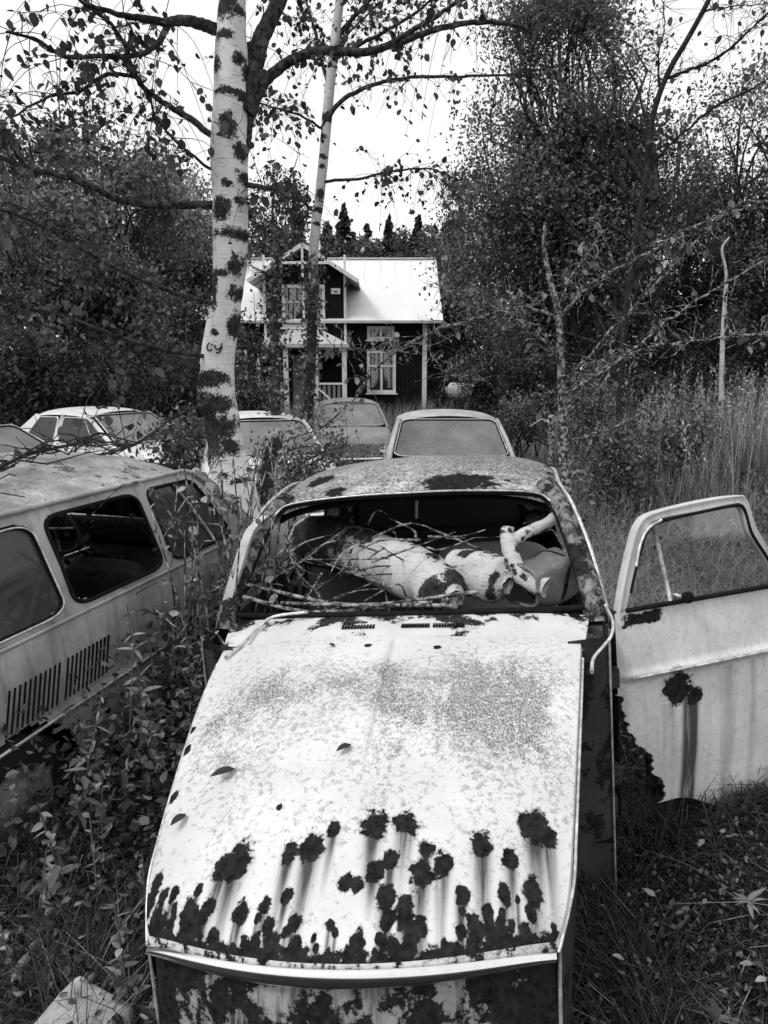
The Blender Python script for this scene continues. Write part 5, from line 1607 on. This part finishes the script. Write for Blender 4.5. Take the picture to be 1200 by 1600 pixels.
MB().box((0, 0, bd[2] - zg), (.34, .04, .10), (0, .05, 0)).build('board', MAT['stone'], crate, False, .008)
MB().tube([(0, .03, -.1), (0, .03, bd[2] - zg)], .02, 6).build('peg', MAT['bark'], crate)
fp = P(250, 645, 13.0)
fence = thing('pole_rail', 'thin pale rail on two posts between the left wood and the cars', 'fence', (fp[0], 13.0, float(gz(fp[0], 13))))
hr = fp[2] - float(gz(fp[0], 13))
MB().tube([(-.7, 0, hr), (.8, .05, hr + .01)], .025, 6).build('rail', MAT['stone'], fence)
for x in (-.6, .7):
    MB().tube([(x, .04, -.1), (x, .04, hr + .08)], .035, 6).build('post', MAT['bark'], fence)
# stone by the wreck's front corner
sx = P(165, 1530, 1.32)
stone = MB()
a, b = np.meshgrid(np.linspace(-np.pi / 2, np.pi / 2, 26), np.linspace(-np.pi, np.pi, 52), indexing='ij')
f = lambda x, p=.22: np.sign(x) * np.abs(x) ** p
pt = np.stack([.105 * f(np.cos(a)) * f(np.cos(b)), .17 * f(np.cos(a)) * f(np.sin(b)), .16 * f(np.sin(a))], -1)
pt = pt * (1 + .02 * np.sin(81 * pt[..., :1] + 3) + .02 * np.sin(60 * pt[..., 1:2]) * np.sin(70 * pt[..., 2:3]))
so = stone.grid(pt, flip=True).build('concrete_block', MAT['stone'])
so.location = (-.80, 1.40, .07)
so.rotation_euler = (.15, .25, -.35)
tag(so, 'pale weathered concrete block half hidden in grass beside the wreck front', 'block')

# fallen leaves lying on the bonnet
lm = leaf_mesh('fallen_leaf', .075, .034, 'deadleaf', fold=.3)
for (x, y, rz, s) in ((-.362, .458, 2.2, .95), (-.47, .35, 2.7, .75), (-.042, .516, 2.35, .7), (-.20, 1.035, .6, .45)):
    w_ = .485 + .16 * (y / 1.12) ** .9
    p = hood_pt(np.array(x / w_), np.array((y - .12 * (x / w_) ** 2) / (1.12 - .12 * (x / w_) ** 2)))
    o = link('fallen_leaf', lm)
    o.location = W(p + np.array([0, 0, .006]))
    o.rotation_euler = (.12, -.05, rz)
    o.scale = (s, s, s)
    tag(o, 'dark fallen leaf lying on the white bonnet of the wreck', 'leaf', 'fallen leaves on the bonnet')

# dead branch fallen across the estate car's roof
def on_roof(y, u):
    v = (y - .20) / 2.2
    p = np.array([u * .62, y, 1.415 + .075 * (1 - u * u) + .022 * (1 - abs(u) ** 6)])
    m = np.array(wagon.rotation_euler.to_matrix())
    return p @ m.T + np.array(wagon.location)


r = np.random.default_rng(77)
fb0 = on_roof(1.5, .3)
fb = thing('dead_branch', 'dark twiggy dead branch lying across the roof of the estate car', 'branch', tuple(fb0))
main = spline([on_roof(y, u) + [0, 0, dz] for y, u, dz in ((.75, .95, .03), (1.0, .72, .03), (1.3, .60, .05), (1.65, .35, .04), (1.95, .35, .06), (2.3, .1, .05))], 40)
MB().tube(main - fb0, np.linspace(.010, .006, 40), 6).build('bough', MAT['twig'], fb)
tw = MB()
for k in range(34):
    i = r.integers(1, 40)
    d = r.normal(size=3) * [1, 1, .10]
    d *= r.uniform(.15, .6) / np.linalg.norm(d)
    a = main[i]
    q = np.stack([a + d * f + np.array([0, 0, .02 * math.sin(9 * f)]) + r.normal(0, .012, 3) for f in np.linspace(0, 1, 7)])
    tw.tube(q - fb0, np.linspace(.005, .002, 7), 4, cap=False)
tw.build('twigs', MAT['twig'], fb)['kind'] = 'stuff'

# tangle of dead twigs and bramble between the wreck's pillar and the estate car
r = np.random.default_rng(78)
tg0 = np.array([-.78, 3.3, float(gz(-.78, 3.3))])
tang = thing('bramble_tangle', 'tangle of dry bramble canes between the wreck pillar and the estate car', 'bush', tuple(tg0))
tw, lv = MB(), []
for k in range(60):
    a = np.array([r.uniform(-1.0, -.62), r.uniform(2.75, 4.3), .0])
    tip = a + np.array([r.normal(.02, .16), r.normal(0, .25), r.uniform(.7, 1.45)])
    q = spline([a, a + (tip - a) * .5 + r.normal(0, .08, 3), tip, tip + np.array([r.normal(0, .14), r.normal(-.05, .14), -r.uniform(.0, .25)])], 14)
    tw.tube(q - tg0, np.linspace(.0055, .002, 14), 5, cap=False)
    for _ in range(5):
        lv.append(q[r.integers(4, 14)] + r.normal(0, .03, 3))
tw.build('canes', MAT['lichen'], tang)['kind'] = 'stuff'
me = leaf_mesh('leaf', .05, .032, 'weedo', fold=.2)
for p in lv[:280]:
    o = link('leaf', me, None, tang)
    o.location = p - tg0
    o.rotation_euler = (r.uniform(-1.2, .6), r.uniform(-.6, .6), r.uniform(0, 6.28))
    s_ = r.uniform(.5, 1.2); o.scale = (s_, s_, s_)
for k, (px, py, Y, rx, ry, n, lab) in enumerate(((960, 720, 8.2, 60, 60, 3600, 'dark low bush behind the young birch stem'), (1060, 690, 9.0, 70, 50, 3600, 'dark low bush in the field above the open door'),
                                               (820, 650, 11.0, 45, 35, 2200, 'dark herb bush right of the grey saloon'), (930, 640, 11.5, 55, 50, 3000, 'dark bush behind the broken stump'))):
    broadleaf('field_bush', lab, ground_pt(px, Y), [crown_px(px, py, Y, rx, ry)], n, .05, 'leaf_ivy', 170 + k, 'bush', None, .012, 40, 6)

# ------------------------------------------------------------------ grass and weeds
def in_car(x, y):
    """inside the footprint of the wreck or the estate car"""
    m = np.zeros(x.shape, bool)
    for (o, hw, y0, y1, rz) in (((-.070, 1.167), .50, .0, 1.15, -8.6), ((-.070, 1.167), .80, 1.1, 4.1, -8.6), (tuple(wagon.location[:2]), .79, 0, 4.2, -14.0)):
        a = math.radians(-rz)
        dx, dy = x - o[0], y - o[1]
        lx_ = dx * math.cos(a) - dy * math.sin(a)
        ly_ = dx * math.sin(a) + dy * math.cos(a)
        m |= (np.abs(lx_) < hw) & (ly_ > y0) & (ly_ < y1)
    return m


def grass(mb, x, y, h, w, lean, r=rng, segs=3, tone=0.0):
    """curved tapering blades"""
    n = len(x)
    a = r.uniform(0, 2 * np.pi, n)
    d = np.stack([np.cos(a), np.sin(a), 0 * a], -1)
    side = np.stack([-np.sin(a), np.cos(a), 0 * a], -1)
    base = np.stack([x, y, gz(x, y) - .01], -1)
    L = lean * r.uniform(.3, 1.5, n)
    rows = []
    for k in np.linspace(0, 1, segs + 1):
        c = base + d * (L * h * k ** 2)[:, None] + np.array([0, 0, 1]) * (h * (k - .35 * np.minimum(L, 1.6) * k ** 2))[:, None]
        ww = (w * (1 - k ** 1.5) + .0006)[:, None]
        rows += [c - side * ww, c + side * ww]
    v = np.stack(rows, 1)
    m = 2 * (segs + 1)
    q = np.concatenate([np.stack([np.arange(n) * m + 2 * k, np.arange(n) * m + 2 * k + 1, np.arange(n) * m + 2 * k + 3, np.arange(n) * m + 2 * k + 2], -1) for k in range(segs)])
    return mb.add(v.reshape(-1, 3), q, tone=np.repeat(np.broadcast_to(tone, (n,)), m))


def scatter(n, x0, x1, y0, y1, r=rng, clump=0, cr=.12):
    if clump:
        cx, cy = r.uniform(x0, x1, clump), r.uniform(y0, y1, clump)
        i = r.integers(clump, size=n)
        x, y = cx[i] + r.normal(0, cr, n), cy[i] + r.normal(0, cr, n)
    else:
        x, y = r.uniform(x0, x1, n), r.uniform(y0, y1, n)
    k = ~in_car(x, y)
    return x[k], y[k]


def stuff(mb, name, mat, label, cat='grass'):
    o = mb.build(name, MAT[mat], None, False)
    o['kind'] = 'stuff'
    return tag(o, label, cat)


u = rng.uniform
g = MB()
x, y = scatter(60000, .30, 3.0, .75, 4.2)
grass(g, x, y, u(.02, .08, len(x)), u(.0012, .0028, len(x)), .9)
x, y = scatter(6000, .45, 3.2, .8, 5.0, clump=160, cr=.07)
grass(g, x, y, u(.08, .20, len(x)), u(.0015, .003, len(x)), 1.0)
x, y = scatter(16000, -3.0, -.35, .75, 3.6)
grass(g, x, y, u(.04, .16, len(x)), u(.0015, .003, len(x)), 1.0)
x, y = scatter(9000, -2.0, -.45, .8, 2.6, clump=60, cr=.06)
grass(g, x, y, u(.15, .42, len(x)), u(.0015, .0032, len(x)), 1.1)
n = 3500                                             # rank grass along the wreck's flanks
yy = u(1.25, 2.5, n); xs = np.where(u(0, 1, n) < .55, u(.56, .80, n) + (yy - 1.2) * .13, u(-.72, -.56, n) + (yy - 1.2) * .03)
k = ~in_car(xs, yy)
grass(g, xs[k], yy[k], u(.05, .22, k.sum()), u(.0014, .0028, k.sum()), 1.3)
n = 2600                                             # tufts against the foot of the open door
xs = u(.95, 2.2, n); ys = 2.42 + (xs - .75) * .34 - np.abs(rng.normal(0, .12, n))
grass(g, xs, ys, u(.08, .30, n), u(.0015, .003, n), 1.0)
stuff(g, 'low_grass', 'grass', 'dark matted grass round the wreck and under the open door')
g = MB()
x, y = scatter(1800, .5, 3.2, .9, 5.2, clump=120, cr=.1)
grass(g, x, y, u(.06, .22, len(x)), u(.001, .0022, len(x)), 1.5)
x, y = scatter(16000, 1.0, 4.2, 3.6, 8.5, clump=420, cr=.14)
grass(g, x, y, u(.15, .5, len(x)), u(.0018, .0035, len(x)), 1.2)
x, y = scatter(1500, -2.0, -.45, .9, 2.6, clump=60, cr=.08)
grass(g, x, y, u(.15, .40, len(x)), u(.001, .0022, len(x)), 1.5)
stuff(g, 'dry_grass', 'drygrass', 'pale dry grass beyond the open door')
g = MB()
x, y = scatter(15000, 3.4, 9.5, 7.8, 14, clump=300, cr=.13)
grass(g, x, y, u(.35, 1.35, len(x)) * u(.6, 1, len(x)), u(.003, .006, len(x)), .30, segs=4, tone=u(-.6, .8, len(x)))
x, y = scatter(420, 3.3, 9, 7.6, 13)
hh = u(.9, 1.55, len(x))
grass(g, x, y, hh, u(.003, .005, len(x)), .12, segs=4, tone=.8)
for xx, yy, h in zip(x, y, hh):                       # seed heads
    n = 14
    c = np.stack([xx + rng.normal(0, .018, n), yy + rng.normal(0, .018, n), gz(xx, yy) + h * np.linspace(.72, 1.0, n)], -1)
    leaf_quads(g, c, .06, .2, .35, rng, -1.0, .4)
x, y = scatter(9000, 1.2, 5.0, 7, 15, clump=240, cr=.2)
grass(g, x, y, u(.2, .7, len(x)), u(.003, .006, len(x)), .4, segs=3)
x, y = scatter(6000, -6, 2.5, 11, 25, clump=260, cr=.25)
grass(g, x, y, u(.3, .9, len(x)), u(.004, .008, len(x)), .4, segs=3)
stuff(g, 'tall_grass', 'tallgrass', 'tall seeding grass and reeds in the field behind the open door')


# leafy ground cover
def cover(n, x0, x1, y0, y1, zlo, zhi, size, clump, cr, seed):
    r = np.random.default_rng(seed)
    x, y = scatter(n, x0, x1, y0, y1, r, clump, cr)
    h = zlo + (zhi - zlo) * r.uniform(0, 1, len(x)) ** 1.3
    c = np.stack([x, y, gz(x, y) + h], -1)
    return leaf_quads(MB(), c, size, .5, .6, r, .1, r.uniform(-.7, .7, len(x)), size < .055)


stuff(cover(24000, -2.9, -.42, .8, 3.4, .0, .26, .030, 500, .13, 201), 'weed_carpet', 'weed', 'dense low weeds between the wreck and the estate car', 'weeds')
stuff(cover(9000, -1.3, -.45, 1.9, 4.8, .0, .62, .040, 160, .14, 202), 'weed_bank', 'weed', 'shoulder of taller weeds pressed against the estate car flank', 'weeds')
stuff(cover(26000, .45, 3.2, .75, 3.6, .0, .09, .022, 500, .13, 203), 'leaf_litter', 'weed', 'small leaves and moss in the grass below the open door', 'weeds')
stuff(cover(9000, 2.0, 7.0, 6.0, 10.0, .0, .45, .06, 260, .25, 204), 'field_herbs', 'weed', 'dark herbs at the foot of the tall grass', 'weeds')
stuff(cover(9000, -7.0, .6, 6.3, 13.0, .0, .55, .06, 220, .28, 205), 'car_brambles', 'weed', 'brambles and herbs grown up around the white cars', 'weeds')


def place_leaf(me, parent, p, yaw, pitch, s, roll=0):
    o = link('leaf', me, None, parent)
    o.location = p
    o.rotation_euler = Euler((pitch, roll, yaw))
    o.scale = (s, s, s)
    return o


willow_leaf = leaf_mesh('leaf', .10, .024, 'weedo', fold=.2)
broad_leaf = leaf_mesh('leaf', .075, .038, 'weedo', fold=.2)
slim_leaf = leaf_mesh('leaf', .085, .026, 'weedo', fold=.3)
round_leaf = leaf_mesh('leaf', .05, .036, 'weedo', fold=.25)


def upright_weed(h, seed, broad=False):
    r = np.random.default_rng(seed)
    t = thing('weed_stalk' if not broad else 'leafy_weed', 'x', 'weed')
    bend = r.normal(0, .06, 2)
    sp = spline([(0, 0, 0), (bend[0] * .3, bend[1] * .3, h * .5), (bend[0], bend[1], h)], 16)
    MB().tube(sp, np.linspace(.005, .002, 16), 5).build('stem', MAT['stem'], t)
    n = int(h * (34 if not broad else 40))
    for k in range(n):
        f = .2 + .8 * k / n
        p = sp[min(15, int(f * 15))]
        place_leaf(willow_leaf if not broad else (broad_leaf, slim_leaf, round_leaf)[r.integers(3)], t, p, k * 2.4 + r.normal(0, .3), r.uniform(-.5, .7), (1.15 - .7 * f) * r.uniform(.6, 1.3), r.uniform(-.5, .5))
    return t


def ground_weed(seed):
    r = np.random.default_rng(seed)
    t = thing('rosette_weed', 'x', 'weed')
    mb = MB()
    for k in range(9):
        a = k * .7 + r.normal(0, .2)
        L = r.uniform(.06, .16)
        tip = np.array([math.cos(a) * L, math.sin(a) * L, r.uniform(.06, .18)])
        mb.tube(spline([(0, 0, 0), tip * [.4, .4, .8], tip], 6), .0018, 4, cap=False)
        place_leaf(broad_leaf, t, tip, a - math.pi / 2 + r.normal(0, .3), r.uniform(-.5, .3), r.uniform(.6, 1.2))
    mb.build('stem', MAT['stem'], t)
    return t


def lupin(seed):
    r = np.random.default_rng(seed)
    t = thing('palmate_plant', 'x', 'weed')
    mb, n = MB(), 9
    lf = leaf_mesh('leaflet', .095, .022, 'lupin', fold=.35)
    for k in range(1):
        tip = np.array([0, 0, .15])
        mb.tube([(0, 0, 0), tip * [1, 1, .5], tip], .0025, 5)
        for j in range(n):
            a = j * 2 * math.pi / n + r.normal(0, .12)
            o = link('leaflet', lf, None, t)
            o.location = tip
            o.rotation_euler = Euler((r.uniform(-.25, .55), 0, a))
            s = r.uniform(.7, 1.2)
            o.scale = (s, s, s)
    mb.build('stem', MAT['stem'], t)
    return t


def put_many(proto, spots, label, group, tilt=.15):
    for k, (x, y, s) in enumerate(spots):
        o = proto if k == 0 else copy_tree(proto)
        o.location = (x, y, float(gz(x, y)) - .005)
        o.rotation_euler = (rng.normal(0, tilt), rng.normal(0, tilt), rng.uniform(0, 6.28))
        o.scale = (s, s, s)
        tag(o, label, 'weed', group)


put_many(upright_weed(.95, 1), [(-.93, 2.62, 1.0), (-.98, 2.30, .92), (-1.03, 3.02, .9), (-.86, 2.95, .82), (-1.12, 2.15, .85), (-.90, 3.4, .95), (-1.30, 1.95, .75), (-1.22, 1.75, .7)],
         'upright willowherb stalk against the flank of the estate car', 'willowherb stalks by the estate car')
put_many(upright_weed(.55, 2, True), [(-.78, 2.1, 1.0), (-.85, 1.8, .9), (-1.0, 1.62, .8), (-1.25, 1.5, .8), (-.72, 2.45, 1.1), (-.80, 2.75, 1.1), (-1.1, 1.85, .9), (-.7, 1.75, .7), (-.95, 2.05, .9), (-1.45, 1.55, .7), (-1.15, 2.45, 1.0), (-.66, 1.55, .9), (-.68, 1.95, 1.1), (-.70, 2.25, 1.2), (-.82, 2.35, 1.3), (-.95, 2.75, 1.3), (-.62, 1.35, .7), (-.88, 3.1, 1.4), (-1.05, 2.0, 1.1)],
         'bushy broad-leaved weed between the wreck and the estate car', 'bushy weeds between the two cars')
put_many(ground_weed(3), [(-.95, 1.35, .9), (-1.1, 1.15, .9), (-.75, 1.15, .8), (-1.2, 1.5, 1.0), (-.65, 1.45, .9), (-.85, 1.6, .9), (-.70, .98, .8), (-1.0, 1.0, .8), (-.6, 1.2, .6), (-1.35, 1.3, 1.0), (-1.0, 1.75, 1.0), (-.75, 1.9, 1.0)],
         'low broad-leaved seedling clump on the grass left of the wreck', 'seedlings beside the wreck front')
put_many(ground_weed(4), [(.80, 1.25, .6), (1.15, 1.7, .6), (1.35, 1.35, .6), (.95, 2.0, .5), (1.5, 2.1, .6), (1.7, 1.8, .6), (1.05, 1.1, .6), (1.25, 2.3, .5), (.75, 1.75, .5)],
         'small seedling in the mossy grass below the open door', 'seedlings below the open door')
put_many(lupin(5), [(.79, 1.48, 1.1), (.93, 1.82, .8), (1.12, 1.35, .6), (1.2, 1.95, .7), (.70, 1.22, .6), (1.42, 1.6, .7)],
         'star-shaped palmate plant growing in the grass below the open door', 'palmate plants below the open door', .3)
